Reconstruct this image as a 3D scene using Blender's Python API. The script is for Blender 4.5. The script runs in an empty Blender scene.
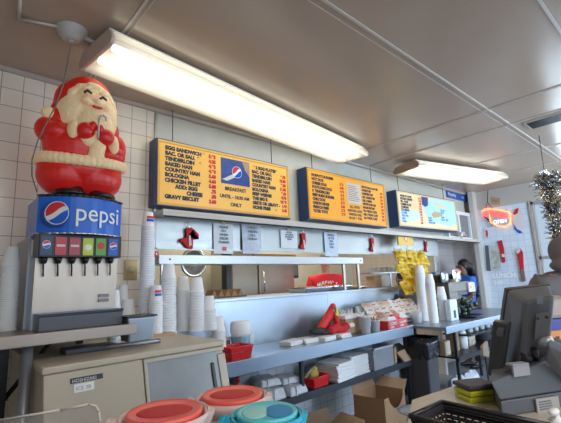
import bpy, bmesh, math, random
from mathutils import Vector, Matrix, Euler
import numpy as np
random.seed(7)
SC = bpy.context.scene
COL = SC.collection
# ------------------------------------------------------------ camera
FOC = 388.0
CAMH = 1.48
def _rot(yaw, pitch, roll):
    cy, sy = math.cos(yaw), math.sin(yaw)
    M = np.array([[cy, -sy, 0], [0, 0, -1], [sy, cy, 0]])
    cp, sp = math.cos(pitch), math.sin(pitch)
    P = np.array([[1, 0, 0], [0, cp, sp], [0, -sp, cp]])
    cr, sr = math.cos(roll), math.sin(roll)
    Q = np.array([[cr, -sr, 0], [sr, cr, 0], [0, 0, 1]])
    return Q @ P @ M
CM = _rot(*[math.radians(a) for a in (42.2, 10.2, -2.4)])
cd = bpy.data.cameras.new('camera'); cam = bpy.data.objects.new('camera', cd); COL.objects.link(cam)
cd.sensor_width = 36; cd.lens = FOC / 561 * 36; cd.clip_start = .02; cd.clip_end = 200
cam.matrix_world = Matrix([[CM[0][i], -CM[1][i], -CM[2][i], (0, 0, CAMH)[i]] for i in range(3)] + [[0, 0, 0, 1]])
SC.camera = cam
# ------------------------------------------------------------ world, lights, exposure
w = bpy.data.worlds.new('world'); SC.world = w; w.use_nodes = True
bg = w.node_tree.nodes['Background']; bg.inputs[0].default_value = (.66, .82, 1.0, 1); bg.inputs[1].default_value = .62
SC.view_settings.view_transform = 'Standard'; SC.view_settings.look = 'None'
SC.view_settings.gamma = 1; SC.view_settings.use_curve_mapping = False
SC.view_settings.exposure = 0.3
def area(name, loc, rot, sx, sy, power, color):
    l = bpy.data.lights.new(name, 'AREA'); l.shape = 'RECTANGLE'; l.size = sx; l.size_y = sy; l.energy = power; l.color = color
    o = bpy.data.objects.new(name, l); COL.objects.link(o); o.location = loc; o.rotation_euler = [math.radians(a) for a in rot]
    return o
area('dining_window_light', (2.5, -2.9, 1.7), (90, 0, 0), 7, 2.0, 45, (.72, .86, 1.0))
area('dining_ceiling_light', (.6, -1.0, 2.9), (0, 0, 0), 2.4, .4, 38, (1.0, .90, .78))
area('kitchen_ceiling_light', (3.5, 4.0, 2.85), (0, 0, 0), 3, .6, 38, (1.0, .88, .68))
area('end_wall_fill_light', (4.8, -2.6, 1.8), (90, 0, -40), 3.0, 1.8, 190, (.62, .80, 1.0))  # extra bluish fill, added to brighten the tiled end wall
area('end_window_light', (7.9, .2, 1.7), (90, 0, 100), 2.6, 2.0, 75, (.75, .88, 1.0))

def ray(px, py):
    d = CM.T @ np.array([(px - 280.5) / FOC, (py - 211.5) / FOC, 1.0])
    return Vector(d)
CAMP = Vector((0, 0, CAMH))
def at(px, py, **k):
    (a, v), = k.items(); i = 'XYZ'.find(a)
    d = ray(px, py)
    if a == 'D': return CAMP + d * v
    return CAMP + d * ((v - CAMP[i]) / d[i])

# ------------------------------------------------------------ materials
MATS = {}
def mat(name, col, rough=.5, metal=0.0, noise=.0, nscale=8, bump=0.0, bscale=40, trans=0, alpha=1, emit=0, ecol=None, sss=0, ior=None, spec=None):
    if name in MATS: return MATS[name]
    m = bpy.data.materials.new(name); m.use_nodes = True; nt = m.node_tree; b = nt.nodes['Principled BSDF']
    c = (*col, 1)
    b.inputs['Base Color'].default_value = c; b.inputs['Roughness'].default_value = rough; b.inputs['Metallic'].default_value = metal
    b.inputs['Transmission Weight'].default_value = trans; b.inputs['Alpha'].default_value = alpha
    if spec is not None: b.inputs['Specular IOR Level'].default_value = spec
    if ior: b.inputs['IOR'].default_value = ior
    if emit: b.inputs['Emission Color'].default_value = (*(ecol or col), 1); b.inputs['Emission Strength'].default_value = emit
    tc = nt.nodes.new('ShaderNodeTexCoord')
    n = nt.nodes.new('ShaderNodeTexNoise'); n.inputs['Scale'].default_value = nscale; n.inputs['Detail'].default_value = 4
    nt.links.new(tc.outputs['Object'], n.inputs['Vector'])
    mx = nt.nodes.new('ShaderNodeMix'); mx.data_type = 'RGBA'
    k = max(noise, .03)
    mx.inputs[6].default_value = tuple(x * (1 - k) for x in col) + (1,); mx.inputs[7].default_value = tuple(min(1, x * (1 + k)) for x in col) + (1,)
    nt.links.new(n.outputs['Fac'], mx.inputs[0]); nt.links.new(mx.outputs[2], b.inputs['Base Color'])
    if bump:
        n2 = nt.nodes.new('ShaderNodeTexNoise'); n2.inputs['Scale'].default_value = bscale
        nt.links.new(tc.outputs['Object'], n2.inputs['Vector'])
        bp = nt.nodes.new('ShaderNodeBump'); bp.inputs['Strength'].default_value = bump; bp.inputs['Distance'].default_value = .01
        nt.links.new(n2.outputs['Fac'], bp.inputs['Height']); nt.links.new(bp.outputs['Normal'], b.inputs['Normal'])
    MATS[name] = m; return m
def tile_mat(name, axes, tile=.12, col=(.78, .74, .68), grout=(.32, .28, .25), rough=.18, mortar=.018, offset=(0, 0)):
    m = bpy.data.materials.new(name); m.use_nodes = True; nt = m.node_tree; b = nt.nodes['Principled BSDF']
    b.inputs['Roughness'].default_value = rough
    tc = nt.nodes.new('ShaderNodeTexCoord'); sp = nt.nodes.new('ShaderNodeSeparateXYZ'); cb = nt.nodes.new('ShaderNodeCombineXYZ')
    nt.links.new(tc.outputs['Object'], sp.inputs[0])
    nt.links.new(sp.outputs['XYZ'.index(axes[0])], cb.inputs[0]); nt.links.new(sp.outputs['XYZ'.index(axes[1])], cb.inputs[1])
    mp = nt.nodes.new('ShaderNodeMapping'); mp.inputs['Location'].default_value = (offset[0], offset[1], 0)
    nt.links.new(cb.outputs[0], mp.inputs[0])
    br = nt.nodes.new('ShaderNodeTexBrick'); br.offset = 0; br.squash = 1
    br.inputs['Scale'].default_value = 1; br.inputs['Brick Width'].default_value = tile; br.inputs['Row Height'].default_value = tile
    br.inputs['Mortar Size'].default_value = tile * mortar; br.inputs['Mortar Smooth'].default_value = .1
    br.inputs['Color1'].default_value = (*col, 1); br.inputs['Color2'].default_value = (*[c * .93 for c in col], 1); br.inputs['Mortar'].default_value = (*grout, 1)
    nt.links.new(mp.outputs[0], br.inputs['Vector']); nt.links.new(br.outputs['Color'], b.inputs['Base Color'])
    bp = nt.nodes.new('ShaderNodeBump'); bp.inputs['Strength'].default_value = .4; bp.inputs['Distance'].default_value = .003; bp.invert = True
    nt.links.new(br.outputs['Fac'], bp.inputs['Height']); nt.links.new(bp.outputs['Normal'], b.inputs['Normal'])
    return m
def brushed(name, col, rough=.3, stretch=(1, 1, 30), bump=.08, wob=.0):
    m = bpy.data.materials.new(name); m.use_nodes = True; nt = m.node_tree; b = nt.nodes['Principled BSDF']
    b.inputs['Metallic'].default_value = 1; b.inputs['Base Color'].default_value = (*col, 1)
    tc = nt.nodes.new('ShaderNodeTexCoord'); mp = nt.nodes.new('ShaderNodeMapping'); mp.inputs['Scale'].default_value = stretch
    nt.links.new(tc.outputs['Object'], mp.inputs[0])
    n = nt.nodes.new('ShaderNodeTexNoise'); n.inputs['Scale'].default_value = 6; n.inputs['Detail'].default_value = 5
    nt.links.new(mp.outputs[0], n.inputs['Vector'])
    mr = nt.nodes.new('ShaderNodeMapRange'); mr.inputs[3].default_value = rough * .75; mr.inputs[4].default_value = rough * 1.3
    nt.links.new(n.outputs['Fac'], mr.inputs[0]); nt.links.new(mr.outputs[0], b.inputs['Roughness'])
    n2 = nt.nodes.new('ShaderNodeTexNoise'); n2.inputs['Scale'].default_value = 2.2; n2.inputs['Detail'].default_value = 2
    nt.links.new(tc.outputs['Object'], n2.inputs['Vector'])
    ad = nt.nodes.new('ShaderNodeMath'); ad.operation = 'MULTIPLY_ADD'; ad.inputs[1].default_value = .15
    nt.links.new(n.outputs['Fac'], ad.inputs[0]); nt.links.new(n2.outputs['Fac'], ad.inputs[2])
    bp = nt.nodes.new('ShaderNodeBump'); bp.inputs['Strength'].default_value = bump; bp.inputs['Distance'].default_value = .05
    nt.links.new(ad.outputs[0], bp.inputs['Height']); nt.links.new(bp.outputs['Normal'], b.inputs['Normal'])
    return m
STEEL = brushed('stainless_steel', (.44, .50, .57), .36, (3, 3, 1), .006)
STEELH = brushed('stainless_hood', (.42, .43, .42), .42, (1, 1, 6), .01)
STEELW = brushed('stainless_warm', (.46, .39, .33), .38, (3, 3, 1), .008)
CHROME = mat('chrome', (.8, .8, .82), .15, 1)
WHITE = mat('white_plastic', (.86, .87, .88), .35)
CUPM = mat('foam_cup_white', (.90, .91, .93), .45)
CUPCLR = mat('frosted_cup', (.86, .89, .92), .3)
PAPER = mat('white_paper', (.86, .88, .90), .7, bump=.15, bscale=12)
BAGGREY = mat('cellophane_wrap', (.62, .66, .74), .3, bump=.8, bscale=30, noise=.2, nscale=30)
RED = mat('red_plastic', (.72, .03, .04), .35)
REDC = mat('red_felt', (.62, .02, .03), .8)
NAVY = mat('navy_frame', (.018, .05, .16), .35)
BLUE = mat('banner_blue', (.008, .13, .62), .25)
BLACK = mat('black_plastic', (.015, .015, .018), .35)
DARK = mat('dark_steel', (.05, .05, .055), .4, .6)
CARD = mat('cardboard', (.36, .22, .12), .8, noise=.15, nscale=6)
CARD2 = mat('cardboard_light', (.50, .35, .22), .8, noise=.1, nscale=6)
BEIGE = mat('beige_metal', (.52, .47, .38), .35, noise=.06)
BEIGE2 = mat('beige_laminate', (.55, .49, .41), .3, noise=.08, nscale=3)
YEL = mat('sign_yellow', (.90, .50, .10), .3, emit=.12, noise=.05)
ORA = mat('sign_orange', (.92, .40, .03), .3, emit=.12, noise=.08)
INK = mat('ink_dark', (.02, .03, .06), .5)
REDINK = mat('ink_red', (.70, .02, .03), .5)
WALLC = mat('painted_wall', (.60, .57, .49), .5, noise=.08, bump=.2, bscale=6)
TRIMW = mat('trim_white', (.62, .56, .49), .4)
GREYPL = mat('grey_plastic', (.13, .14, .16), .4, noise=.05)
SKIN = mat('skin_light', (.55, .28, .19), .5)
SKIND = mat('skin_dark', (.16, .07, .04), .5)
HAIRM = mat('hair_black', (.012, .010, .012), .5, bump=.5, bscale=60)

# ------------------------------------------------------------ mesh builder
class MB:
    def __init__(s): s.v = []; s.f = []; s.sm = []; s.mi = []; s.cur = 0
    def add(s, vs, fs, smooth=False, T=None):
        b = len(s.v)
        s.v += [tuple(T @ Vector(v)) if T is not None else tuple(v) for v in vs]
        s.f += [tuple(b + i for i in f) for f in fs]; s.sm += [smooth] * len(fs); s.mi += [s.cur] * len(fs)
        return s
    def box(s, x0, x1, y0, y1, z0, z1, T=None):
        return s.add([(x, y, z) for x in (x0, x1) for y in (y0, y1) for z in (z0, z1)],
            [(0, 1, 3, 2), (4, 6, 7, 5), (0, 4, 5, 1), (2, 3, 7, 6), (0, 2, 6, 4), (1, 5, 7, 3)], False, T)
    def hexa(s, bot, top):   # 4 bottom points, 4 top points, ccw
        return s.add(list(bot) + list(top), [(3, 2, 1, 0), (4, 5, 6, 7), (0, 1, 5, 4), (1, 2, 6, 5), (2, 3, 7, 6), (3, 0, 4, 7)])
    def lathe(s, prof, c=(0, 0, 0), n=20, T=None, smooth=True):
        vs = []; fs = []
        for r, z in prof:
            for k in range(n):
                a = 2 * math.pi * k / n; vs.append((c[0] + r * math.cos(a), c[1] + r * math.sin(a), c[2] + z))
        for i in range(len(prof) - 1):
            for k in range(n):
                k2 = (k + 1) % n; fs.append((i * n + k, i * n + k2, (i + 1) * n + k2, (i + 1) * n + k))
        if prof[0][0] > 1e-5: fs.append(tuple(reversed(range(n))))
        if prof[-1][0] > 1e-5: fs.append(tuple((len(prof) - 1) * n + k for k in range(n)))
        return s.add(vs, fs, smooth, T)
    def cyl(s, p, q, r, r2=None, n=10, smooth=True):
        p = Vector(p); q = Vector(q); d = q - p; L = d.length
        if L < 1e-6: return s
        T = Matrix.Translation(p) @ d.to_track_quat('Z', 'Y').to_matrix().to_4x4()
        return s.lathe([(r, 0), (r if r2 is None else r2, L)], n=n, T=T, smooth=smooth)
    def tube(s, pts, r, n=8):
        for a, b in zip(pts, pts[1:]): s.cyl(a, b, r, n=n)
        for a in pts[1:-1]: s.ell(a, (r, r, r), 6, 4)
        return s
    def ell(s, c, r, n=16, m=10, T=None):
        if not hasattr(r, '__len__'): r = (r, r, r)
        vs = [(c[0], c[1], c[2] - r[2])]; fs = []
        for i in range(1, m):
            t = math.pi * i / m - math.pi / 2
            for k in range(n):
                a = 2 * math.pi * k / n; vs.append((c[0] + r[0] * math.cos(t) * math.cos(a), c[1] + r[1] * math.cos(t) * math.sin(a), c[2] + r[2] * math.sin(t)))
        vs.append((c[0], c[1], c[2] + r[2])); e = len(vs) - 1
        for k in range(n):
            k2 = (k + 1) % n
            fs.append((0, 1 + k2, 1 + k)); fs.append((e, 1 + (m - 2) * n + k, 1 + (m - 2) * n + k2))
            for i in range(m - 2): fs.append((1 + i * n + k, 1 + i * n + k2, 1 + (i + 1) * n + k2, 1 + (i + 1) * n + k))
        return s.add(vs, fs, True, T)
    def prism(s, poly, fn, th):   # poly 2D; fn maps (u,v,w)->3D ; w 0..th
        n = len(poly); vs = [fn(u, v, 0) for u, v in poly] + [fn(u, v, th) for u, v in poly]
        fs = [tuple(range(n)), tuple(reversed(range(n, 2 * n)))] + [(i, n + i, n + (i + 1) % n, (i + 1) % n) for i in range(n)]
        return s.add(vs, fs)
    def torus(s, c, R, r, T=None, n=24, m=8):
        vs = []; fs = []
        for i in range(n):
            a = 2 * math.pi * i / n
            for j in range(m):
                b = 2 * math.pi * j / m; q = R + r * math.cos(b)
                vs.append((c[0] + q * math.cos(a), c[1] + q * math.sin(a), c[2] + r * math.sin(b)))
        for i in range(n):
            for j in range(m): fs.append((i * m + j, ((i + 1) % n) * m + j, ((i + 1) % n) * m + (j + 1) % m, i * m + (j + 1) % m))
        return s.add(vs, fs, True, T)
    def text(s, txt, size, fn, align='LEFT', th=.002, bold=0):
        cu = bpy.data.curves.new('lettering', 'FONT'); cu.body = txt; cu.size = size; cu.align_x = align; cu.resolution_u = 3; cu.offset = bold
        o = bpy.data.objects.new('lettering', cu); me = bpy.data.meshes.new_from_object(o)
        vs = [fn(v.co.x, v.co.y, -th) for v in me.vertices]; fs = [tuple(p.vertices) for p in me.polygons]
        s.add(vs, fs); bpy.data.objects.remove(o); bpy.data.curves.remove(cu); bpy.data.meshes.remove(me)
        return s
    def build(s, name, mats, parent=None, bevel=0, remesh=0, loc=None, fixn=True):
        me = bpy.data.meshes.new(name); me.from_pydata(s.v, [], s.f); me.update()
        me.polygons.foreach_set('use_smooth', s.sm); me.polygons.foreach_set('material_index', s.mi)
        if not hasattr(mats, '__len__'): mats = [mats]
        for m in mats: me.materials.append(m)
        if fixn:
            bm = bmesh.new(); bm.from_mesh(me); bmesh.ops.recalc_face_normals(bm, faces=bm.faces); bm.to_mesh(me); bm.free()
        o = bpy.data.objects.new(name, me); COL.objects.link(o)
        if parent is not None: o.parent = parent
        if loc is not None: o.location = loc
        if remesh:
            md = o.modifiers.new('blend', 'REMESH'); md.mode = 'VOXEL'; md.voxel_size = remesh; md.use_smooth_shade = True
            sm = o.modifiers.new('smooth', 'SMOOTH'); sm.factor = .6; sm.iterations = 3
        if bevel:
            md = o.modifiers.new('bevel', 'BEVEL'); md.width = bevel; md.segments = 2; md.limit_method = 'ANGLE'
        return o
def tag(o, label=None, cat=None, group=None, kind=None):
    if label: o['label'] = label
    if cat: o['category'] = cat
    if group: o['group'] = group
    if kind: o['kind'] = kind
    return o
def thing(name, label, cat, loc=(0, 0, 0), rz=0, group=None):
    o = bpy.data.objects.new(name, None); COL.objects.link(o); o.location = loc; o.rotation_euler = (0, 0, math.radians(rz))
    o.empty_display_size = .05
    return tag(o, label, cat, group)
def dup(root, loc=None, rz=None, label=None, group=None, scale=None):
    def rec(o, p):
        c = o.copy(); COL.objects.link(c)
        if p is not None: c.parent = p
        for ch in [x for x in KIDS.get(o.name, [])]: rec(ch, c)
        return c
    KIDS = {}
    for x in COL.objects:
        if x.parent: KIDS.setdefault(x.parent.name, []).append(x)
    r = rec(root, None)
    if loc is not None: r.location = loc
    if rz is not None: r.rotation_euler = (0, 0, math.radians(rz))
    if label: r['label'] = label
    if group: r['group'] = group
    if scale is not None: r.scale = (scale,) * 3 if not hasattr(scale, '__len__') else scale
    return r
def struct(name, mb, m, bevel=0): return tag(mb.build(name, m, bevel=bevel), kind='structure')
ID = lambda u, v, w: (u, v, w)

# ============================================================ SETTING
WY = 2.95          # menu wall plane
CZ = 2.945         # ceiling height
EX = 7.4           # end wall plane
TILEW = tile_mat('wall_tile_cream', 'XZ', .122, (.84, .74, .62), (.34, .26, .21), .15)
TILEU = tile_mat('wall_tile_white', 'XZ', .115, (.74, .76, .80), (.30, .33, .40), .2)
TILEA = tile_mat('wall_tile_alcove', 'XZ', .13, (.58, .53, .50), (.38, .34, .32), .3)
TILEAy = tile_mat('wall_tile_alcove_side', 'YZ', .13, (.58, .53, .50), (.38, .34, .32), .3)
TILEE = tile_mat('wall_tile_end', 'YZ', .105, (.80, .90, 1.0), (.42, .56, .78), .10)
CEILM = mat('ceiling_laminate', (.50, .375, .285), .2, noise=.10, nscale=2.0, bump=.10, bscale=1.6)
struct('floor', MB().box(-3, 9, -3.2, 4.9, -.05, 0), mat('floor_grey', (.22, .24, .27), .5, noise=.25, nscale=3))
struct('ceiling', MB().box(-3, 9, -3.2, 4.9, CZ, CZ + .08), CEILM)
struct('wall_left', MB().box(-3, 1.29, WY - .02, WY + .08, 0, CZ), TILEW)
struct('wall_under_counter', MB().box(1.29, 5.0, WY - .01, WY + .08, 0, .9), TILEU)
struct('wall_menu', MB().box(1.29, 7.25, WY, WY + .1, 2.05, CZ), WALLC)
struct('wall_kitchen', MB().box(-1, 7.5, 4.6, 4.7, 0, CZ), mat('kitchen_paint', (.62, .60, .50), .5, noise=.05))
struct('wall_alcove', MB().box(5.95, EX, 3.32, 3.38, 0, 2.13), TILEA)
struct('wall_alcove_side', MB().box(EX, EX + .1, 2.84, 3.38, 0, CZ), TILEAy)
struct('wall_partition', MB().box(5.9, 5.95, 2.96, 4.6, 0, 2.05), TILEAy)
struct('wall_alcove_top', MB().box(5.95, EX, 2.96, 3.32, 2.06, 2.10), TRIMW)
struct('wall_side', MB().box(-3.1, -3, -3.2, 4.7, 0, CZ), TILEW)
# end wall: tiled pier, header, window opening beyond
struct('wall_end', MB().box(EX, EX + .12, 1.98, 2.84, 0, 2.62).box(EX, EX + .12, -3.2, 1.98, 0, .75), TILEE)
struct('wall_end_header', MB().box(EX, EX + .12, -3.2, 2.84, 2.62, CZ), mat('header_beige', (.56, .52, .46), .5))
struct('trim_column', MB().box(7.24, EX + .01, 2.78, 2.86, 0, CZ), mat('corner_post', (.66, .62, .57), .4))
struct('trim_seam_long', MB().box(-1.5, 7.4, 1.165, 1.18, CZ - .008, CZ + .01).box(-1.5, 7.4, 1.225, 1.23, CZ - .003, CZ + .01), TRIMW)
struct('trim_seam_front', MB().box(-1.5, 7.4, .415, .43, CZ - .008, CZ + .01), TRIMW)
for nm, x in (('trim_seam_cross', 3.65), ('trim_seam_right', 4.22), ('trim_seam_left', .71), ('trim_seam_far', 5.4), ('trim_seam_last', 6.3)):
    struct(nm, MB().box(x, x + .014, -2.5, WY, CZ - .007, CZ + .01).box(x + .035, x + .04, -2.5, WY, CZ - .004, CZ + .01), TRIMW)
struct('trim_ceiling', MB().box(-3, 7.3, WY - .045, WY - .02, CZ - .03, CZ), mat('crown_strip', (.50, .44, .40), .4))
struct('trim_tile_edge', MB().box(1.285, 1.305, WY - .035, WY, .95, CZ), STEELH)
# window 1
wr = tag(MB().box(EX + .02, EX + .10, 1.90, 2.00, .75, 2.64).box(EX - .02, EX + .1, 1.935, 1.965, .75, 2.64).box(EX + .02, EX + .1, .28, .36, .75, 2.64).box(EX + .02, EX + .1, -1.35, -1.27, .75, 2.64)
    .box(EX + .02, EX + .1, -3, 2.0, 2.57, 2.63).box(EX + .02, EX + .1, -3, 2.0, .75, .81).box(EX + .02, EX + .1, -3, 2.0, 1.66, 1.71).build('window_1', mat('aluminium_frame', (.50, .47, .45), .35, .5)), kind='structure')
MB().box(EX + .055, EX + .061, -3, 1.93, .81, 2.57).build('glass', mat('window_glass', (.9, .95, 1), .0, trans=1, ior=1.02), wr)
# outside ground
struct('ground_outside', MB().box(7.6, 60, -30, 30, -.1, -.02), mat('pavement', (.5, .5, .5), .8))

# ledge above the pass-through, stainless hood, backsplash, counters
lg = thing('display_ledge', 'long narrow white ledge carrying the three lit menu boards', 'ledge', (4.2, WY, 2.03))
MB().box(-2.93, 3.03, -.24, 0, 0, .025).build('shelf_board', TRIMW, lg, bevel=.003)
MB().box(-2.93, 3.03, -.24, -.225, -.022, 0).build('front_lip', TRIMW, lg)
MB().box(-2.90, 3.03, -.20, -.19, -.03, -.0).build('support_rail', DARK, lg)
hd = thing('hood_panel', 'long brushed stainless panel under the ledge, hung with papers and stockings', 'panel', (1.31, WY, 1.775))
MB().box(0, 2.02, -.03, 0, 0, .255).build('panel_sheet', STEELH, hd)
MB().box(2.03, 4.66, -.035, 0, 0, .255).build('panel_sheet', STEELH, hd)
MB().box(0, 4.66, -.045, -.03, -.008, .006).build('bottom_rail', mat('hood_rail', (.42, .44, .40), .4, .6), hd)
bs = thing('backsplash', 'brushed stainless backsplash rising behind the long counter', 'backsplash', (1.34, WY, .92))
MB().box(0, 1.95, -.03, 0, 0, .405).build('splash_sheet', STEEL, bs)
MB().box(1.953, 4.3, -.03, 0, 0, .405).build('splash_sheet', STEEL, bs)
MB().box(-.02, 4.35, -.06, .38, .405, .43).build('pass_ledge', STEEL, bs, bevel=.004)
ct = thing('steel_counter', 'long stainless counter loaded with paper goods under the pass-through', 'counter', (1.34, 2.44, 0))
MB().box(0, 2.83, 0, .48, .885, .92).build('counter_top', STEEL, ct, bevel=.004)
MB().box(0, 2.83, -.012, .004, .82, .925).build('front_edge', brushed('stainless_edge', (.40, .47, .56), .35, (1, 1, 25), .03), ct, bevel=.004)
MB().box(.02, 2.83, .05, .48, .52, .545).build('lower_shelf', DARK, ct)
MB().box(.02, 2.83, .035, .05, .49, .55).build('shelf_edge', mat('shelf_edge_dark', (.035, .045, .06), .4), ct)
MB().box(1.09, 1.12, .06, .09, .54, .885).build('bracket', BLACK, ct)
for x in (.06, 2.79):
    for y in (.06, .42): MB().box(x - .02, x + .02, y, y + .04, 0, .885).build('leg', DARK, ct)
c2 = thing('drink_counter', 'shorter stainless counter at the far end, before the woman in blue', 'counter', (4.18, 2.06, 0), -1.5)
MB().box(0, 2.6, 0, .64, .885, .92).build('counter_top', STEEL, c2, bevel=.004)
MB().box(0, 2.6, -.012, .004, .85, .925).build('front_edge', MATS.get('x') or bpy.data.materials['stainless_edge'], c2, bevel=.004)
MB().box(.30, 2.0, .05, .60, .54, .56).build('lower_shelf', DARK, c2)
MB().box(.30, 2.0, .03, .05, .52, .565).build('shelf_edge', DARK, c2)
for x in (.32, 2.0):
    for y in (.05, .55): MB().box(x - .015, x + .015, y, y + .03, 0, .885).build('leg', DARK, c2)

# pass shelf (ticket rail)
ps = thing('pass_shelf', 'white overhead rail shelf spanning the kitchen pass-through', 'shelf', (1.32, 2.90, 1.352))
MB().box(0, 2.62, -.02, .20, .298, .373).build('rail', mat('rail_white', (.70, .72, .74), .35, .2), ps, bevel=.004)
for x, y in ((2.28, .02), (2.55, .02), (.05, .02)): MB().box(x - .018, x + .018, y - .012, y + .012, 0, .298).build('post', STEELW, ps)
for x in (.09, 2.57): MB().cyl((x, -.018, .336), (x, -.026, .336), .007).build('bolt', BLACK, ps)

# ============================================================ KITCHEN BEYOND
fr = thing('kitchen_fridge', 'warm-lit stainless kitchen cabinet with long handle behind the pass-through', 'fridge', (2.76, 3.95, 0))
MB().box(0, .38, 0, .5, 0, 1.95).build('cabinet_side', mat('beige_grey', (.46, .42, .36), .4, .3), fr)
MB().box(.385, 1.0, -.03, .5, .1, 1.78).build('door', STEELW, fr, bevel=.01)
MB().tube([(.43, -.03, 1.62), (.43, -.07, 1.6), (.43, -.07, 1.36), (.43, -.03, 1.34)], .010).build('handle', CHROME, fr)
MB().box(.30, 1.05, -.03, .5, 1.79, 1.84).build('top_strip', CARD2, fr)
tag(MB().box(2.43, 2.50, 3.6, 3.7, 0, 2.0).build('kitchen_post', BLACK), 'dark upright post beside the round hanging pan', 'post')
rg = thing('hanging_pan', 'round steel pan ring hanging in the kitchen behind the rail', 'pan', (1.97, 3.5, 1.70))
MB().torus((0, 0, 0), .13, .018, Matrix.Rotation(math.pi / 2, 4, 'X')).build('rim', CHROME, rg)
MB().tube([(0, 0, .13), (0, 0, CZ - 1.70)], .006, 6).build('hanger', CHROME, rg)
MB().cyl((0, .0, 0), (0, .02, 0), .115, n=24).build('base', mat('pan_base', (.5, .48, .42), .4, .5), rg)
mw = thing('dark_appliance', 'dark box appliance on the kitchen wall left of the cook', 'appliance', (3.98, 4.3, 1.52))
MB().box(0, .24, 0, .3, 0, .25).build('casing', BLACK, mw, bevel=.01)
MB().box(.03, .21, -.01, 0, .04, .21).build('panel', GREYPL, mw)
tb = thing('taco_rack', 'dark zigzag rack of brown wrapped food seen behind the cups', 'rack', (1.93, 3.12, 1.351))
z = MB()
for i in range(5):
    x = i * .075
    z.prism([(x, 0), (x + .0375, .075), (x + .075, 0)], lambda u, v, w: (u, w, v), .12)
z.build('divider', CARD, tb)
z = MB().box(-.02, .40, -.01, .0, .0, .012)
z.build('frame', BLACK, tb)
def tray(label, x0, x1, y0, y1, z0, food, h=.045):
    t = thing('food_tray', label, 'tray', ((x0 + x1) / 2, (y0 + y1) / 2, z0), 0)
    a, b = (x1 - x0) / 2, (y1 - y0) / 2
    MB().hexa([(-a + .02, -b + .02, 0), (a - .02, -b + .02, 0), (a - .02, b - .02, 0), (-a + .02, b - .02, 0)], [(-a, -b, h), (a, -b, h), (a, b, h), (-a, b, h)]).build('pan', STEEL, t, bevel=.006)
    MB().box(-a - .008, a + .008, -b - .008, b + .008, h, h + .006).build('rim', CHROME, t)
    m = MB()
    for i in range(12): m.ell((random.uniform(-a + .03, a - .03), random.uniform(-b + .03, b - .03), h + .006), (.035, .03, .012), 8, 5)
    m.build('food', food, t)
    return t
FOOD = mat('browned_food', (.45, .2, .06), .6, noise=.4, nscale=30)
tray('steel food pan of browned food, left one on the pass ledge', 3.0, 3.42, 2.96, 3.25, 1.351, FOOD)
tray('steel food pan in front of the cook on the pass ledge', 3.46, 3.80, 2.96, 3.25, 1.351, FOOD)
tray('small orange food pan right of the rail posts on the pass ledge', 3.95, 4.15, 3.0, 3.2, 1.351, mat('orange_food', (.75, .35, .08), .5), .02)

# small shelf with jars to the right in kitchen
sh = thing('kitchen_cup_shelf', 'slim steel shelf holding a row of small cups in the kitchen', 'shelf', (4.45, 3.15, 1.531))
MB().box(0, 1.25, 0, .18, 0, .015).build('shelf_board', STEEL, sh)
MB().box(.5, .53, .02, .05, -.18, 0).build('post', STEEL, sh); MB().box(1.15, 1.18, .02, .05, -.18, 0).build('post', STEEL, sh)
def simple_cup(name, label, cat, loc, r, h, m, group=None, r2=None, n=16):
    o = MB().lathe([(r * .82 if r2 is None else r2, 0), (r, h), (r * 1.06, h), (r * 1.06, h - .006), (r * .93, h - .004), (r * .78, .005)], n=n).build(name, m, loc=loc)
    return tag(o, label, cat, group)
cc = None
for i in range(9):
    x = 4.52 + i * .135
    if cc is None:
        cc = simple_cup('portion_cup', 'small pale portion cup in the row on the kitchen shelf', 'cup', (x, 3.22, 1.548), .045, .075, WHITE, 'portion cups on the kitchen shelf')
    else:
        d = cc.copy(); COL.objects.link(d); d.location = (x, 3.22, 1.548)
for k, (x, w_, h, m, lb) in enumerate(((4.55, .15, .19, CARD2, 'pale cardboard box under the kitchen cup shelf'), (4.72, .2, .20, WHITE, 'white carton beside the pale box under the kitchen cup shelf'), (5.35, .1, .17, CARD, 'narrow brown box under the right of the kitchen cup shelf'))):
    t = thing('carton', lb, 'box', (x, 3.16, 1.351)); MB().box(0, w_, 0, .14, 0, h * .75).build('body', m, t, bevel=.003); MB().box(.0, w_, .0, .14, h * .75, h * .77).build('lid', m, t)
t = thing('round_pan_lid', 'black round pan lid leaning behind the pass ledge', 'lid', (5.25, 3.2, 1.351))
MB().cyl((0, 0, .09), (0, .015, .09), .09, n=24).build('disc', BLACK, t); MB().ell((0, -.012, .09), (.015, .015, .015)).build('knob', BLACK, t)

# ============================================================ LIGHT FIXTURES
TUBE = mat('lit_tube', (1, .97, .88), .5, emit=4.2, ecol=(1, .95, .82))
def lens_mat():
    m = bpy.data.materials.new('acrylic_lens'); m.use_nodes = True; nt = m.node_tree
    for n in list(nt.nodes): nt.nodes.remove(n)
    out = nt.nodes.new('ShaderNodeOutputMaterial'); a = nt.nodes.new('ShaderNodeBsdfTransparent'); b = nt.nodes.new('ShaderNodeBsdfTranslucent'); e = nt.nodes.new('ShaderNodeBsdfGlossy'); e.inputs[1].default_value = .2
    a.inputs[0].default_value = (.95, .95, .9, 1); b.inputs[0].default_value = (.95, .93, .86, 1)
    m1 = nt.nodes.new('ShaderNodeMixShader'); m1.inputs[0].default_value = .55; m2 = nt.nodes.new('ShaderNodeMixShader'); m2.inputs[0].default_value = .06
    nt.links.new(a.outputs[0], m1.inputs[1]); nt.links.new(b.outputs[0], m1.inputs[2]); nt.links.new(m1.outputs[0], m2.inputs[1]); nt.links.new(e.outputs[0], m2.inputs[2]); nt.links.new(m2.outputs[0], out.inputs[0])
    return m
LENS = lens_mat()
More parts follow.
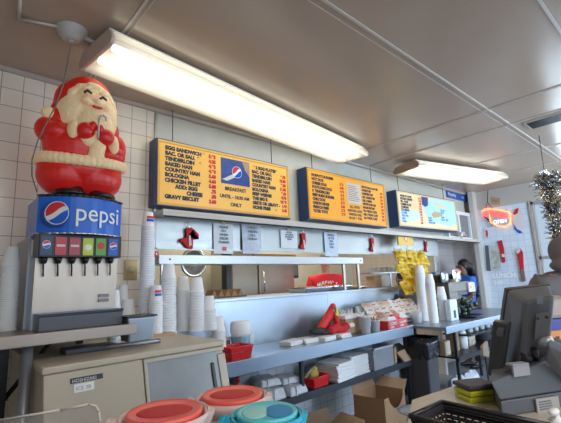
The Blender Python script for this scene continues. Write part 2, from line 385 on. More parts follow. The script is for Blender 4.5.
def fixture(label, A, Bp, Wd, zb, htop, tint):
    A = Vector((A[0], A[1], 0)); Bp = Vector((Bp[0], Bp[1], 0)); L = (Bp - A).length; mid = (A + Bp) / 2
    ang = math.degrees(math.atan2(Bp.y - A.y, Bp.x - A.x))
    t = thing('ceiling_light', label, 'ceiling light', (mid.x, mid.y, zb), ang)
    h = htop - zb; a = Wd / 2
    # housing (channel open downwards)
    MB().box(-L / 2, L / 2, -a * .78, a * .78, h - .012, h).box(-L / 2, L / 2, -a * .5, a * .5, h * .6, h - .012).build('housing', mat('fixture_white', (.85, .83, .78), .4), t)
    # wrap lens
    pr = [(-a * .80, h - .01), (-a * .97, h * .5), (-a, .03), (-a * .92, .004), (0, 0), (a * .92, .004), (a, .03), (a * .97, h * .5), (a * .80, h - .01)]
    vs = []; fs = []
    for x in (-L / 2 + .01, L / 2 - .01):
        for y, z_ in pr: vs.append((x, y, z_))
    n = len(pr)
    for i in range(n - 1): fs.append((i, i + 1, n + i + 1, n + i))
    MB().add(vs, fs).build('lens', LENS, t)
    for sx in (-1, 1):
        MB().prism(pr, lambda u, v, w: (sx * (L / 2 - .012) + sx * w, u * 1.01, v * 1.0), .02).build('end_cap', tint, t)
    for y in (-a * .42, a * .42): MB().cyl((-L / 2 + .06, y, h * .42), (L / 2 - .06, y, h * .42), .019, n=10).build('tube', TUBE, t)
    return t
fixture('long wraparound ceiling light above the first two menu boards', (.61, 2.215), (3.47, 2.585), .42, 2.80, 2.915, mat('cap_warm', (.62, .48, .40), .4))
fixture('shorter bright ceiling light above the third menu board', (4.44, 2.47), (6.15, 2.02), .44, 2.80, 2.905, mat('cap_brown', (.45, .33, .25), .5))
fd = thing('smoke_detector', 'round white ceiling dome that the figurine cord drops from', 'detector', (.487, 2.25, CZ))
fd.scale = (.66, .66, .8)
MB().lathe([(.0, -.085), (.05, -.085), (.075, -.075), (.085, -.05), (.105, -.045), (.11, -.012), (.125, -.01), (.125, 0)], n=28).build('dome', mat('aged_white', (.62, .58, .54), .4), fd)
MB().lathe([(0, -.10), (.025, -.10), (.03, -.085)], n=14).build('boss', mat('aged_white2', (.55, .5, .46), .4), fd)
cn = thing('conduit_run', 'thin pale metal conduit across the ceiling to the dome', 'conduit', (0, 0, CZ - .012))
MB().tube([at(20, 0, Z=CZ - .012) - Vector((0, 0, CZ - .012)), at(19, 19, Z=CZ - .012) - Vector((0, 0, CZ - .012)), at(60, 27, Z=CZ - .012) - Vector((0, 0, CZ - .012))], .008).build('pipe', TRIMW, cn)
MB().tube([at(82, 37, Z=CZ - .012) - Vector((0, 0, CZ - .012)), at(98, 44, Z=CZ - .012) - Vector((0, 0, CZ - .012))], .013).build('pipe', TRIMW, cn)
vt = thing('ceiling_vent', 'dark louvred air vent set in the ceiling at far right', 'vent', (at(556, 117, Z=CZ).x, at(556, 117, Z=CZ).y, CZ))
MB().box(-.12, .12, -.25, .25, -.015, 0).build('frame', TRIMW, vt)
z = MB()
for i in range(9): z.box(-.10 + i * .024, -.09 + i * .024, -.23, .23, -.022, -.013)
z.build('louvre', BLACK, vt)

# ============================================================ MENU BOARDS
def board(label, X0, X1, Z0, Z1, Y, depth, face, rz=0):
    W = X1 - X0; Hh = Z1 - Z0
    t = thing('menu_board', label, 'menu board', (X0, Y, Z0), rz)
    MB().box(0, W, 0, depth, 0, Hh).build('case', NAVY, t, bevel=.006)
    MB().box(.012, W - .012, -.012, 0, .012, .035).box(.012, W - .012, -.012, 0, Hh - .035, Hh - .012).box(.012, .035, -.012, 0, .035, Hh - .035).box(W - .035, W - .012, -.012, 0, .035, Hh - .035).build('bezel', mat('bezel_' + face.name, tuple(c * .85 for c in face.node_tree.nodes['Principled BSDF'].inputs['Base Color'].default_value[:3]), .3, emit=.05), t, bevel=.004)
    MB().box(.035, W - .035, -.004, 0, .035, Hh - .035).build('face_panel', face, t)
    for x in (W * .12, W * .88): MB().tube([(x, depth / 2, Hh), (x, depth / 2, CZ - Z0)], .004, 6).build('hanger', DARK, t)
    return t, W, Hh
def fnb(t, y=-.0055): return lambda u, v, w: (u, y + w * .2, v)
# board one
B1, W, Hh = board('first and largest yellow breakfast menu board, nearest the figurine', 1.245, 2.675, 2.09, 2.645, 2.80, .13, YEL)
def column(t, x, x2, ztop, dz, rows, size, m, m2):
    a = MB(); b = MB()
    for i, r in enumerate(rows):
        zt = ztop - i * dz
        if r[0]: a.text(r[0], size, lambda u, v, w, zt=zt, ox=(r[2] if len(r) > 2 else 0): (x + ox + u * 1.0, -.0058, zt + v), th=.002, bold=.0034)
        if r[1]: b.text(r[1], size * .95, lambda u, v, w, zt=zt: (x2 + u, -.0058, zt + v), 'RIGHT', th=.002, bold=.0034)
    a.build('lettering', m, t); b.build('price_lettering', m2, t)
column(B1, .075, .545, .47, .0445, [('EGG SANDWICH *', '3.95'), ('BAC. OR SAU.  *', '4.25'), ('TENDERLOIN    *', '4.95'), ('BAKED HAM', '4.90'), ('COUNTRY HAM', '5.60'), ('BOLOGNA', '4.60'), ('CHICKEN FILLET', '5.80'), ('ADD: EGG', '.75', .09), ('CHEESE', '.50', .19), ('GRAVY BISCUIT', '2.60')], .043, INK, REDINK)
column(B1, .945, 1.375, .455, .043, [('* 2 EGG PLATES *', '', .02), ('BAC. OR SAU.', '9.75'), ('TENDERLOIN', '10.50'), ('BAKED HAM', '9.50'), ('COUNTRY HAM', '11.25'), ('BOLOGNA', '9.45'), ('BEEF WEENIE', '8.75'), ('THE BIG K', '10.95'), ('GRITS OR GRAVY -', '1.60'), ('HOME FRIES      -', '2.45')], .040, INK, REDINK)
MB().text('BREAKFAST', .045, lambda u, v, w: (.755 + u, -.0058, .205 + v), 'CENTER', bold=.002).build('lettering', INK, B1)
MB().text('UNTIL - 10:30 AM', .042, lambda u, v, w: (.745 + u, -.0058, .135 + v), 'CENTER', bold=.002).build('lettering', INK, B1)
MB().text('ONLY', .045, lambda u, v, w: (.755 + u, -.0058, .065 + v), 'CENTER', bold=.002).build('lettering', INK, B1)
MB().box(.60, .915, -.007, -.004, .265, .50).build('picture', mat('picture_blue', (.03, .07, .28), .3, noise=.6, nscale=14), B1)
def disc(mb, cx, cz, r, fn, a0=0, a1=360, n=28, th=0):
    pts = [(cx + r * math.cos(math.radians(a0 + (a1 - a0) * i / n)), cz + r * math.sin(math.radians(a0 + (a1 - a0) * i / n))) for i in range(n + (0 if a1 - a0 == 360 else 1))]
    mb.add([fn(u, v, th) for u, v in pts], [tuple(range(len(pts)))]); return mb
def swirl(cx, cz, r, fn, parent, eps, tilt=0, sq=1):
    """round mark: white disc, red upper wave, blue lower wave"""
    ct_, st_ = math.cos(tilt), math.sin(tilt)
    g = lambda u, v, w: fn(cx + (u * ct_ - v * st_) * sq, cz + u * st_ + v * ct_, w)
    disc(MB(), 0, 0, r, g, th=eps).build('mark_white', WHITE, parent, fixn=False)
    def region(up):
        N = 16; top = []; bot = []
        for i in range(N + 1):
            x = -r * .93 + i / N * 1.86 * r; c = math.sqrt(max(0, (r * .93) ** 2 - x * x))
            wv = math.sin(x / r * 2.2) * .16 * r
            e = (.20 * r + wv) if up else (-.22 * r + wv)
            e = max(-c, min(c, e)); top.append((x, c if up else -c)); bot.append((x, e))
        mb = MB()
        vs = [g(*p, eps * 2) for p in top] + [g(*p, eps * 2) for p in bot]
        return mb.add(vs, [(i, i + 1, N + 2 + i, N + 1 + i) for i in range(N)])
    region(True).build('mark_red', RED, parent, fixn=False); region(False).build('mark_blue', BLUE, parent, fixn=False)
FR = lambda y: (lambda u, v, w: (u, y - w, v))
MB().prism([(.61, .30), (.66, .29), (.80, .36), (.78, .39)], lambda u, v, w: (u, -.008 - w * .001, v), 1).build('picture_streak', mat('pic_pale', (.7, .7, .65), .4), B1)
MB().prism([(.86, .42), (.912, .36), (.912, .495), (.83, .495)], lambda u, v, w: (u, -.008 - w * .001, v), 1).build('picture_food', mat('pic_food', (.45, .30, .2), .4, noise=.5, nscale=60), B1)
swirl(.77, .385, .055, FR(-.0085), B1, .0008, .5)
# board two
B2, W, Hh = board('second, orange menu board with a paper taped at its centre', 2.93, 4.415, 2.11, 2.69, 2.80, .14, ORA)
column(B2, .08, .62, .49, .0445, [('MURPHY\'S BURGERS', ''), ('HOT DOG', '2.95'), ('CHEESE DOG', '3.45'), ('FOOTLONG DOG', '4.95'), ('P. TENDERLOIN', '4.95'), ('BEEF BURN BURGER', '5.95'), ('CHILI DOG', '3.95'), ('ONION RINGS', '3.50'), ('FRENCH FRIES', '2.95'), ('TATER TOTS', '2.95')], .040, INK, REDINK)
column(B2, .98, 1.42, .475, .0435, [('MORE THAN A BURGER', ''), ('HAMBURGER', '4.75'), ('CHEESEBURGER', '5.25'), ('DBL. HAMBURGER', '6.75'), ('DBL. CHEESE', '7.25'), ('WESTERN BURGER', '7.75'), ('BACON BURGER', '6.95'), ('SM. SPECIAL PLATE', '9.75'), ('DBL. SPECIAL PLATE', '9.95'), ('LG. SPECIAL PLATE', '9.95')], .033, INK, REDINK)
MB().box(.68, .95, -.007, -.004, .25, .50).build('taped_paper', mat('taped_paper', (.72, .62, .52), .6), B2)
z = MB()
for i in range(9): z.box(.70, .70 + random.uniform(.14, .22), -.0078, -.0072, .285 + i * .022, .291 + i * .022)
z.build('small_print', mat('ink_brown', (.3, .12, .1), .5), B2)
MB().text('ALL WITH', .042, lambda u, v, w: (.81 + u, -.0058, .195 + v), 'CENTER', bold=.002).text('MUSTARD, SLAW', .036, lambda u, v, w: (.81 + u, -.0058, .15 + v), 'CENTER', bold=.002).text('ONIONS, CHILI', .036, lambda u, v, w: (.81 + u, -.0058, .105 + v), 'CENTER', bold=.002).text('OR LET. & TOM.', .036, lambda u, v, w: (.81 + u, -.0058, .06 + v), 'CENTER', bold=.002).build('lettering', INK, B2)
# board three
SAND = mat('board_sand', (.85, .66, .38), .3, emit=.12, noise=.12, nscale=5)
B3, W, Hh = board('third menu board with a pale blue icy picture, farthest from the figurine', 4.69, 6.30, 2.145, 2.66, 2.80, .16, SAND, -3.5)
def blob(mb, pts, y):
    return mb.add([(u, y, v) for u, v in pts], [tuple(range(len(pts)))])
blob(MB(), [(.62, .46), (.75, .38), (.85, .48), (1.2, .485), (1.57, .47), (1.57, .12), (1.3, .07), (1.05, .10), (.85, .10), (.72, .2), (.62, .32)], -.005).build('picture', mat('icy_blue', (.45, .72, .90), .3, emit=.1, noise=.2, nscale=7), B3, fixn=False)
blob(MB(), [(.06, .24), (.3, .27), (.5, .25), (.62, .16), (.4, .10), (.06, .09)], -.0052).build('picture_drift', mat('drift_blue', (.62, .74, .85), .3, emit=.1, noise=.1), B3, fixn=False)
blob(MB(), [(.62, .48), (.80, .48), (.78, .36), (.70, .33), (.62, .36)], -.0058).build('picture_dark', mat('pic_navy', (.05, .06, .25), .3, noise=.4, nscale=20), B3, fixn=False)
blob(MB(), [(.84, .235), (.95, .285), (1.14, .27), (1.18, .235), (1.05, .20), (.9, .18)], -.0062).build('picture_food', mat('pic_tan', (.55, .40, .22), .4, noise=.4, nscale=30), B3, fixn=False)
blob(MB(), [(.9, .42), (1.1, .36), (1.3, .35), (1.35, .38), (1.1, .42)], -.0058).build('picture_streak', mat('pic_sand2', (.78, .66, .42), .4), B3, fixn=False)
column(B3, .09, .60, .43, .040, [('MORE TO LOVE', '2.95'), ('FROZEN DRINKS', '3.25'), ('PIE - CAKE', '3.50'), ('CHEESE PLATE', '3.95'), ('COBBLERS', '3.75'), ('ICE CREAM', '2.50')], .038, INK, REDINK)
column(B3, .09, .60, .19, .04, [('COFFEE', '1.95'), ('ICED TEA', '2.10'), ('MILK', '1.75'), ('SODA', '2.25')], .036, mat('ink_blue', (.05, .30, .65), .5), REDINK)
column(B3, .75, 1.2, .16, .036, [('SLAW', ''), ('BEANS', ''), ('POTATOES', '')], .036, MATS['ink_blue'], REDINK)
column(B3, 1.12, 1.5, .30, .036, [('SALADS', ''), ('SOUP', ''), ('', ''), ('CHIPS', ''), ('ROLLS  MILK', '')], .036, MATS['ink_blue'], REDINK)

# wall grille and blue sign to the right of board three
p = at(446.5, 189, Y=2.93)
bl = thing('wall_sign', 'small blue sign with white lettering above the ribbed grille', 'sign', (6.05, 2.93, 2.56))
a0 = at(446.5, 189.5, Y=2.93); a1 = at(466.5, 194, Y=2.93); b0 = at(447, 197, Y=2.93)
Wb = a1.x - a0.x; Hb = a0.z - b0.z
bl.location = (a0.x, 2.93, b0.z)
MB().box(0, Wb, 0, .02, 0, Hb).build('plate', mat('sign_blue', (.03, .12, .45), .3), bl)
MB().text('Royalty', Hb * .62, lambda u, v, w: (.04 + u * 1.2, -.003, Hb * .3 + v), bold=.002).text('INN', Hb * .4, lambda u, v, w: (Wb * .70 + u, -.003, Hb * .32 + v), bold=.001).build('lettering', WHITE, bl)
g0 = at(448, 202, Y=2.88); g1 = at(475, 236, Y=2.88)
gr = thing('wall_grille', 'white framed unit with two grey ribbed panels beside the third menu board', 'grille', (6.30, 2.86, 2.056))
z = MB().box(0, .93, 0, .09, 0, .05).box(0, .93, 0, .09, .44, .50).box(0, .05, 0, .09, .05, .44).box(.42, .48, 0, .09, .05, .44).box(.88, .93, 0, .09, .05, .44)
z.build('frame', WHITE, gr)
for x0 in (.05, .48):
    z = MB().box(x0, x0 + (.37 if x0 < .1 else .40), .03, .08, .05, .44)
    for i in range(9): z.box(x0 + .01 + i * .042, x0 + .026 + i * .042, .015, .03, .05, .44)
    z.build('ribbed_panel', mat('grey_rib', (.36, .37, .38), .5), gr)
fl = thing('flower_sprig', 'little white and red flower sprig on the ledge at the grille', 'ornament', (at(462, 233, Y=2.75).x, 2.76, 2.057))
z = MB()
for i in range(14): z.ell((random.uniform(-.07, .07), random.uniform(-.03, .03), random.uniform(.02, .10)), (.02, .015, .018), 7, 5)
z.build('blossom', WHITE, fl)
z = MB()
for i in range(6): z.ell((random.uniform(-.02, .08), random.uniform(-.04, .0), random.uniform(.03, .12)), .013, 7, 5)
z.build('berry', RED, fl)
z = MB()
for i in range(10):
    a = random.uniform(0, 6.28); z.cyl((0, 0, 0), (.09 * math.cos(a), .03 * math.sin(a), random.uniform(.03, .13)), .006, .001, 5)
z.build('leaf', mat('leaf_green', (.06, .22, .05), .6), fl)

# ============================================================ PAPERS AND STOCKINGS ON THE HOOD
HY = 2.913
def hung_paper(label, x0, y0, x1, y1, print_, marks=None, m=PAPER, tilt=0, curl=.01):
    a = at(x0, y0, Y=HY); b = at(x1, y1, Y=HY)
    W_ = b.x - a.x; H_ = a.z - b.z
    t = thing('taped_notice', label, 'notice', (a.x, HY, b.z))
    vs = []; fs = []; N = 8
    for k in range(2):
        for i in range(N + 1):
            for j in range(N + 1):
                u = i / N; v = j / N
                vs.append((u * W_ + tilt * v, -.004 - k * .0012 - curl * (math.sin(u * 5 + v * 3) * .4 + .5) * (1 - v), v * H_))
    M1 = (N + 1) ** 2
    for i in range(N):
        for j in range(N):
            q = (i * (N + 1) + j, (i + 1) * (N + 1) + j, (i + 1) * (N + 1) + j + 1, i * (N + 1) + j + 1)
            fs.append(q); fs.append(tuple(M1 + x for x in reversed(q)))
    MB().add(vs, fs, True).build('sheet', m, t, fixn=False)
    if print_:
        z = MB()
        for i, s in enumerate(print_):
            z.text(s, H_ * .11, lambda u, v, w, i=i: (W_ * .5 + u, -.008 - curl, H_ * (.84 - i * .125) + v), 'CENTER', bold=.0008)
        z.build('lettering', INK, t)
    if marks: marks(t, W_, H_)
    MB().box(W_ * .4, W_ * .6, -.008, -.002, H_ - .01, H_ + .02).build('tape', mat('masking_tape', (.7, .6, .3), .5), t)
    return t
hung_paper('crinkled white notice with dark lines, nearest the first red stocking', 213, 223, 233, 254, ['PLEASE', 'PAY', 'WHEN', 'ORDER', 'THANKS'], curl=.006,
    marks=lambda t, W_, H_: MB().box(W_ * .42, W_ * .62, -.016, -.015, H_ * .10, H_ * .22).build('small_picture', RED, t))
hung_paper('crumpled torn white note, second from the left on the steel panel', 241, 224, 261, 254, ['TO GO', 'ORDERS', 'CALL', 'AHEAD'], m=BAGGREY, curl=.02)
hung_paper('wide framed white notice between the crumpled note and the second stocking', 280, 230, 297.5, 248.5, ['NOTICE', 'NO CHECKS', 'NO REFUNDS', 'PLEASE'], curl=.002)
hung_paper('pale bluish notice right of the second stocking', 323.5, 232, 338, 256.5, ['SPECIALS', 'OF THE', 'DAY', 'SOUP', 'CHILI'], m=mat('pale_blue_paper', (.68, .76, .88), .6), curl=.004)
def stocking(label, x, y, h, flip=1, glove=False):
    c = at(x, y, Y=HY - .005)
    s = h
    t = thing('red_stocking', label, 'stocking', c)
    P = [(-.16, .40), (.16, .44), (.19, .0), (.17, -.12), (.02, -.5), (-.14, -.46), (-.30, -.34), (-.28, -.26), (-.15, -.18), (-.10, -.02)]
    if glove: P = [(-.16, .36), (.12, .40), (.30, .10), (.42, -.02), (.40, .12), (.20, .30), (.22, -.05), (.17, -.12), (.16, -.5), (-.06, -.5), (-.34, -.20), (-.42, -.30), (-.40, -.10), (-.14, -.02)]
    P = [(flip * u * s, v * s) for u, v in P]
    MB().prism(P, lambda u, v, w: (u, -w, v), .02).build('sock', REDC, t, bevel=.004)
    MB().prism([(flip * -.05 * s, .05 * s), (flip * .03 * s, .05 * s), (flip * .08 * s, -.35 * s), (flip * -.03 * s, -.4 * s)], lambda u, v, w: (u, -w, v), .025).build('white_patch', mat('felt_white', (.75, .75, .70), .8), t)
    MB().torus((0, 0, 0), .02, .003, Matrix.Translation((0, -.01, .44 * s + .015)) @ Matrix.Rotation(math.pi / 2, 4, 'X')).build('hook', CHROME, t)
stocking('first red stocking cutout, nearest the figurine', 188.5, 237, .20, glove=True)
stocking('second red stocking, between the framed notice and bluish notice', 302.5, 241, .19, 1)
stocking('third red stocking, between the bluish notice and yellow rack header', 371.5, 244.5, .19, 1)
stocking('fourth red stocking, right of the yellow rack header', 425.5, 246.5, .18, 1)

# chip rack
RY = 2.76
rk = thing('snack_rack', 'hanging wire snack rack with yellow header card', 'rack', at(408, 246, Y=RY))
hx = at(397, 233, Y=RY) - rk.location; hx2 = at(413, 246, Y=RY) - rk.location
MB().box(hx.x, hx2.x, -.01, .01, hx2.z, hx.z + .01).build('header', mat('header_yellow', (.80, .50, .03), .4), rk)
cx_ = (hx.x + hx2.x) / 2; cz_ = (hx.z + hx2.z) / 2
disc(MB(), cx_, cz_ + .01, .04, FR(-.012)).build('round_mark', RED, rk, fixn=False)
disc(MB(), cx_, cz_ + .01, .028, FR(-.0125)).build('round_mark_inner', mat('mark_peach', (.9, .6, .4), .4), rk, fixn=False)
z = MB()
for sx in (-.30, 0, .28): z.tube([(sx, .03, -.62), (sx, .03, -.03)], .004, 6)
for k in range(5): z.tube([(-.28, .03, -.10 - k * .115), (.28, .03, -.10 - k * .115)], .004, 6)
z.build('wire_frame', CHROME, rk)
for sx in (-.16, .0, .16): MB().tube([(sx, 0, hx2.z), (sx, .03, -.05)], .004, 6).build('hook', CHROME, rk)
def bag_mesh(Wd, Hd, D):
    vs = []; fs = []; N = 8; Mm = 8
    for sgn in (-1, 1):
        for i in range(N + 1):
            for j in range(Mm + 1):
                u = i / N * 2 - 1; v = j / Mm * 2 - 1
                b = max(0, (1 - u * u)) ** .5 * max(0, (1 - v ** 4)) ** .6
                vs.append((u * Wd / 2, sgn * D / 2 * b + .002 * math.sin(v * 20 + u * 3), v * Hd / 2 * (1 + .03 * math.sin(u * 9))))
    K = (N + 1) * (Mm + 1)
    for s_ in (0, 1):
        for i in range(N):
            for j in range(Mm):
                q = [s_ * K + i * (Mm + 1) + j, s_ * K + (i + 1) * (Mm + 1) + j, s_ * K + (i + 1) * (Mm + 1) + j + 1, s_ * K + i * (Mm + 1) + j + 1]
                fs.append(tuple(q if s_ == 0 else reversed(q)))
    return MB().add(vs, fs, True)
CHIPY = mat('bag_yellow', (.80, .52, .02), .25, bump=.6, bscale=25, noise=.1)
protobag = None
rown = ['top', 'second', 'third', 'fourth', 'fifth', 'bottom']
for r in range(6):
    n = [6, 6, 6, 5, 4, 4][r]
    for k in range(n):
        x = -.37 + k * .135 + (.04 if r % 2 else 0) + (0 if r < 3 else .09); z_ = -.12 - r * .092
        loc = rk.location + Vector((x, -.07 + .03 * (k % 2), z_ + random.uniform(-.015, .015)))
        lab = f'yellow snack bag in the {rown[r]} row of the hanging rack'
        if protobag is None:
            protobag = thing('snack_bag', lab, 'snack bag', loc, 0, 'yellow snack bags in the hanging rack')
            bag_mesh(.122, .115, .06).build('pouch', CHIPY, protobag)
            MB().ell((.005, -.031, -.012), (.018, .005, .010), 10, 6).build('mark', mat('bag_mark', (.50, .22, .02), .4), protobag)
            MB().box(-.05, .05, -.005, .005, .047, .060).build('seal', mat('bag_pale', (.85, .72, .35), .3), protobag)
            MB().ell((-.01, -.027, .028), (.036, .006, .009), 10, 6).build('band', mat('bag_band', (.85, .75, .45), .3), protobag)
            d = protobag
        else: d = dup(protobag, loc, None, lab)
        d.rotation_euler = (math.radians(random.uniform(-50, -20)), math.radians(random.uniform(-28, 28)), math.radians(random.uniform(-50, 0)))

# ============================================================ DRINK DISPENSER AND STAND
st = thing('dispenser_stand', 'steel-edged stand holding the soda dispenser on pipe legs', 'stand', (.62, 2.5, 0))
MB().box(-.80, .20, -.34, .40, 1.24, 1.285).build('stand_top', STEELW, st)
MB().box(-.90, .24, -.362, -.34, 1.235, 1.29).build('front_bar', mat('bar_steel', (.40, .33, .28), .35, .8), st, bevel=.003)
MB().cyl((-.245, -.28, 0), (-.245, -.28, 1.235), .026, n=16).build('leg', mat('grey_pipe', (.30, .32, .36), .4, .6), st)
MB().box(-.36, -.29, -.1, -.02, 0, 1.24).build('leg', BLACK, st)
MB().box(.10, .13, .2, .25, 1.152, 1.24).build('leg', DARK, st)
MB().tube([(-.30, -.05, .95), (-.05, .05, 1.24)], .012).build('brace', BLACK, st)
dp = thing('soda_dispenser', 'steel soda dispenser with curved blue lettered banner', 'drink dispenser', (.605, 2.30, 1.285))
hw = .205
zt = [at(80, y, Y=2.30).z - 1.285 for y in (200, 235, 258, 310, 327)]
MB().box(-hw, hw, .04, .55, 0, zt[2] + .02).build('body', STEEL, dp, bevel=.004)
MB().hexa([(-hw - .012, .16, 0), (-hw, .16, 0), (-hw, .55, 0), (-hw - .012, .55, 0)], [(-hw - .012, .16, zt[1]), (-hw, .16, zt[1]), (-hw, .55, zt[1]), (-hw - .012, .55, zt[1])]).build('side_panel', mat('side_grey', (.34, .35, .37), .4, .6), dp)
def wrapf(u): return -.085 + .10 * (u / hw) ** 2 * .9
n = 16; vs = []; fs = []
for i in range(n + 1):
    u = -hw - .008 + (2 * hw + .016) * i / n
    vs += [(u, wrapf(u), zt[1]), (u, wrapf(u) - .005, zt[0])]
for i in range(n): fs.append((2 * i, 2 * i + 2, 2 * i + 3, 2 * i + 1))
b0 = len(vs); vs += [(hw + .008, .3, zt[1]), (hw + .008, .3, zt[0]), (-hw - .008, .3, zt[1]), (-hw - .008, .3, zt[0])]
fs += [(2 * n, b0, b0 + 1, 2 * n + 1), (b0, b0 + 2, b0 + 3, b0 + 1), (b0 + 2, 0, 1, b0 + 3)]
fs += [tuple([2 * i + 1 for i in range(n + 1)] + [b0 + 1, b0 + 3]), tuple([2 * i for i in range(n, -1, -1)] + [b0 + 2, b0])]
MB().add(vs, fs).build('banner', BLUE, dp)
def rimf(z0):
    return [(u, wrapf(u) - .006, z0) for u in [-hw - .01 + (2 * hw + .02) * i / 14 for i in range(15)]]
MB().tube(rimf(zt[0] + .004), .007, 6).build('top_trim', BLACK, dp); MB().tube(rimf(zt[1] - .002), .005, 6).build('bottom_trim', CHROME, dp)
WB = lambda off: (lambda u, v, w: (u, wrapf(u) - off - w, v))
zc = (zt[0] + zt[1]) / 2
# paler blue bottle-cap ruffle behind the mark
pts = []
for i in range(48):
    r_ = .075 if i % 2 else .066; a = i / 48 * 2 * math.pi; pts.append((-.143 + .85 * r_ * math.cos(a), zc - .004 + r_ * math.sin(a)))
MB().add([WB(.0065)(u, v, 0) for u, v in pts], [tuple(range(48))]).build('cap_ruffle', mat('ruffle_blue', (.01, .06, .30), .3), dp, fixn=False)
swirl(-.136, zc + .006, .062, WB(.0075), dp, .0012, .35, .82)
MB().text('pepsi', .135, lambda u, v, w: (-.060 + u * .90, wrapf(-.060 + u * .90) - .009, zc - .032 + v), bold=.0005).build('lettering', WHITE, dp)
MB().box(-hw, hw, -.035, .10, zt[2], zt[1] - .002).build('valve_panel', BLACK, dp, bevel=.004)
labs = [((.02, .05, .12), 'a'), ((.55, .04, .05), 'b'), ((.45, .06, .08), 'c'), ((.55, .62, .04), 'd'), ((.12, .42, .06), 'e'), ((.02, .12, .55), 'f')]
zl0 = zt[2] + .012; zl1 = zt[1] - .02
for i, (c, k) in enumerate(labs):
    x = -hw + .033 + i * .066; m_ = mat('flavour_' + k, c, .3)
    pl = MB().box(x - .026, x + .026, -.041, -.035, zl0, zl1).build('flavour_label', m_, dp)
    zz = (zl0 + zl1) / 2
    if k in 'af': swirl(x, zz + .006, .021, FR(-.042), pl, .0006, 0, .9)
    elif k == 'e': disc(MB(), x, zz + .006, .02, FR(-.0425)).build('label_mark', mat('mark_red', (.6, .05, .03), .4), pl, fixn=False)
    elif k == 'd': disc(MB(), x, zz - .004, .018, FR(-.0425)).build('label_mark', mat('mark_cream', (.8, .85, .6), .4), pl, fixn=False)
    else: MB().box(x - .02, x + .02, -.043, -.041, zz - .004, zz + .008).build('label_mark', mat('mark_pink', (.8, .55, .55), .4), pl)
    MB().lathe([(.012, -.03), (.018, -.01), (.018, .0)], c=(x, .0, zt[2])).build('nozzle', BLACK, dp)
    MB().tube([(x, .015, zt[2]), (x, -.0, zt[2] - .05), (x + .004, .01, zt[2] - .095)], .004, 6).build('lever', BLACK, dp)
MB().hexa([(-hw, .03, zt[3]), (hw, .03, zt[3]), (hw, .05, zt[3]), (-hw, .05, zt[3])], [(-hw, .025, zt[2]), (hw, .025, zt[2]), (hw, .05, zt[2]), (-hw, .05, zt[2])]).build('splash_plate', STEELW, dp)
for zz in (.14, .115): MB().box(.11, .165, .018, .03, zt[3] + zz - .08, zt[3] + zz - .062).build('spec_label', mat('grey_label', (.28, .27, .27), .5), dp)
MB().box(-hw + .01, hw, -.09, .03, .0, zt[3] - .015).build('drip_tray', mat('tray_dark', (.09, .09, .10), .35, .5), dp, bevel=.004)
MB().box(-hw + .01, hw, -.096, .03, zt[3] - .015, zt[3] - .004).build('tray_rim', mat('rim_dark', (.03, .03, .05), .3, .5), dp)

# figurine: pixel-like units (one unit = S metres), lit hollow plastic
SM = at(80, 135, Y=2.42); S = (at(124, 150, Y=2.42).x - at(36, 150, Y=2.42).x) / 88
SR = mat('figure_red', (.52, .010, .010), .3, emit=.08, ecol=(1, .04, .02), noise=.12, nscale=12, bump=.15, bscale=10)
SCR = mat('figure_cream', (.78, .56, .32), .45, emit=.10, ecol=(1, .75, .45), noise=.08, nscale=20, bump=.7, bscale=55)
SF = mat('figure_face', (.76, .50, .30), .4, emit=.12, ecol=(1, .65, .4))
SB = mat('figure_black', (.012, .012, .014), .25, bump=.3, bscale=20)
SZ_ = 1.19
fg = thing('lit_figurine', 'large glowing plastic bearded figurine in red suit atop the dispenser', 'figurine', (.61, 2.42, 1.285 + zt[0] + .008), -6)
fg.scale = (1, 1, SZ_)
SBASE = at(80, 196, Y=2.42).z
def fx(px, py, yd=0): return ((px - 80) * S, yd * S, (196 - py) * S)
def fe(mb, px, py, rx, rz_, ry, yd=0): return mb.ell(fx(px, py, yd), (rx * S, ry * S, rz_ * S), 24, 14)
z = MB(); fe(z, 66, 172, 27, 20, 24); fe(z, 96, 173, 27, 20, 24); fe(z, 81, 165, 42, 20, 26); fe(z, 80, 145, 37, 26, 26); fe(z, 46, 133, 11, 11, 12, -3); fe(z, 117, 143, 9, 14, 12, -3)
fe(z, 56, 136, 15, 9, 12, -10); fe(z, 60, 121, 15, 12, 14); fe(z, 102, 125, 17, 13, 14); fe(z, 108, 152, 16, 10, 14, -10)
z.build('suit', SR, fg, remesh=.006)
z = MB()
for i in range(25):
    a = math.pi * (i / 24) * 1.0 + math.pi
    z.ell(((81 - 80) * S + 43 * S * math.cos(a), 27.5 * S * math.sin(a), (196 - 163 + 3.0 * math.cos(a * 1) ** 2) * S), (5 * S, 5 * S, 5.2 * S), 10, 7)
for i in range(12): fe(z, 90 + i * .3, 162 - i * 1.6, 8, 4, 5, -25)
fe(z, 69, 135, 6, 9.5, 8, -21); fe(z, 109, 144, 5.5, 10, 8, -20)
z.build('trim', SCR, fg, remesh=.006)
z = MB(); fe(z, 90, 128, 19, 23, 13, -17); fe(z, 88, 107, 26, 25, 21, -4); fe(z, 72, 115, 19, 22, 20, -3); fe(z, 100, 118, 14, 22, 17, -8); fe(z, 84, 140, 10, 10, 8, -22)
z.build('beard', SCR, fg, remesh=.006)
z = MB(); fe(z, 87, 105, 15, 10, 14, -14); fe(z, 90, 107, 4.2, 3.2, 4, -28); fe(z, 79, 107, 5, 4, 5, -24); fe(z, 98, 110, 5, 4, 5, -24)
z.build('face', SF, fg, remesh=.005)
for px_, py_ in ((80, 100), (95, 103.5)):
    MB().tube([fx(px_ - 4, py_ + 1.5, -29), fx(px_ - 1, py_ - 1, -30.5), fx(px_ + 3.5, py_ + .5, -29)], 1.1 * S, 6).build('eye', INK, fg)
MB().tube([fx(85, 112, -28.5), fx(89, 113, -29.5), fx(94, 112.8, -28.5)], 1.2 * S, 6).build('mouth', RED, fg)
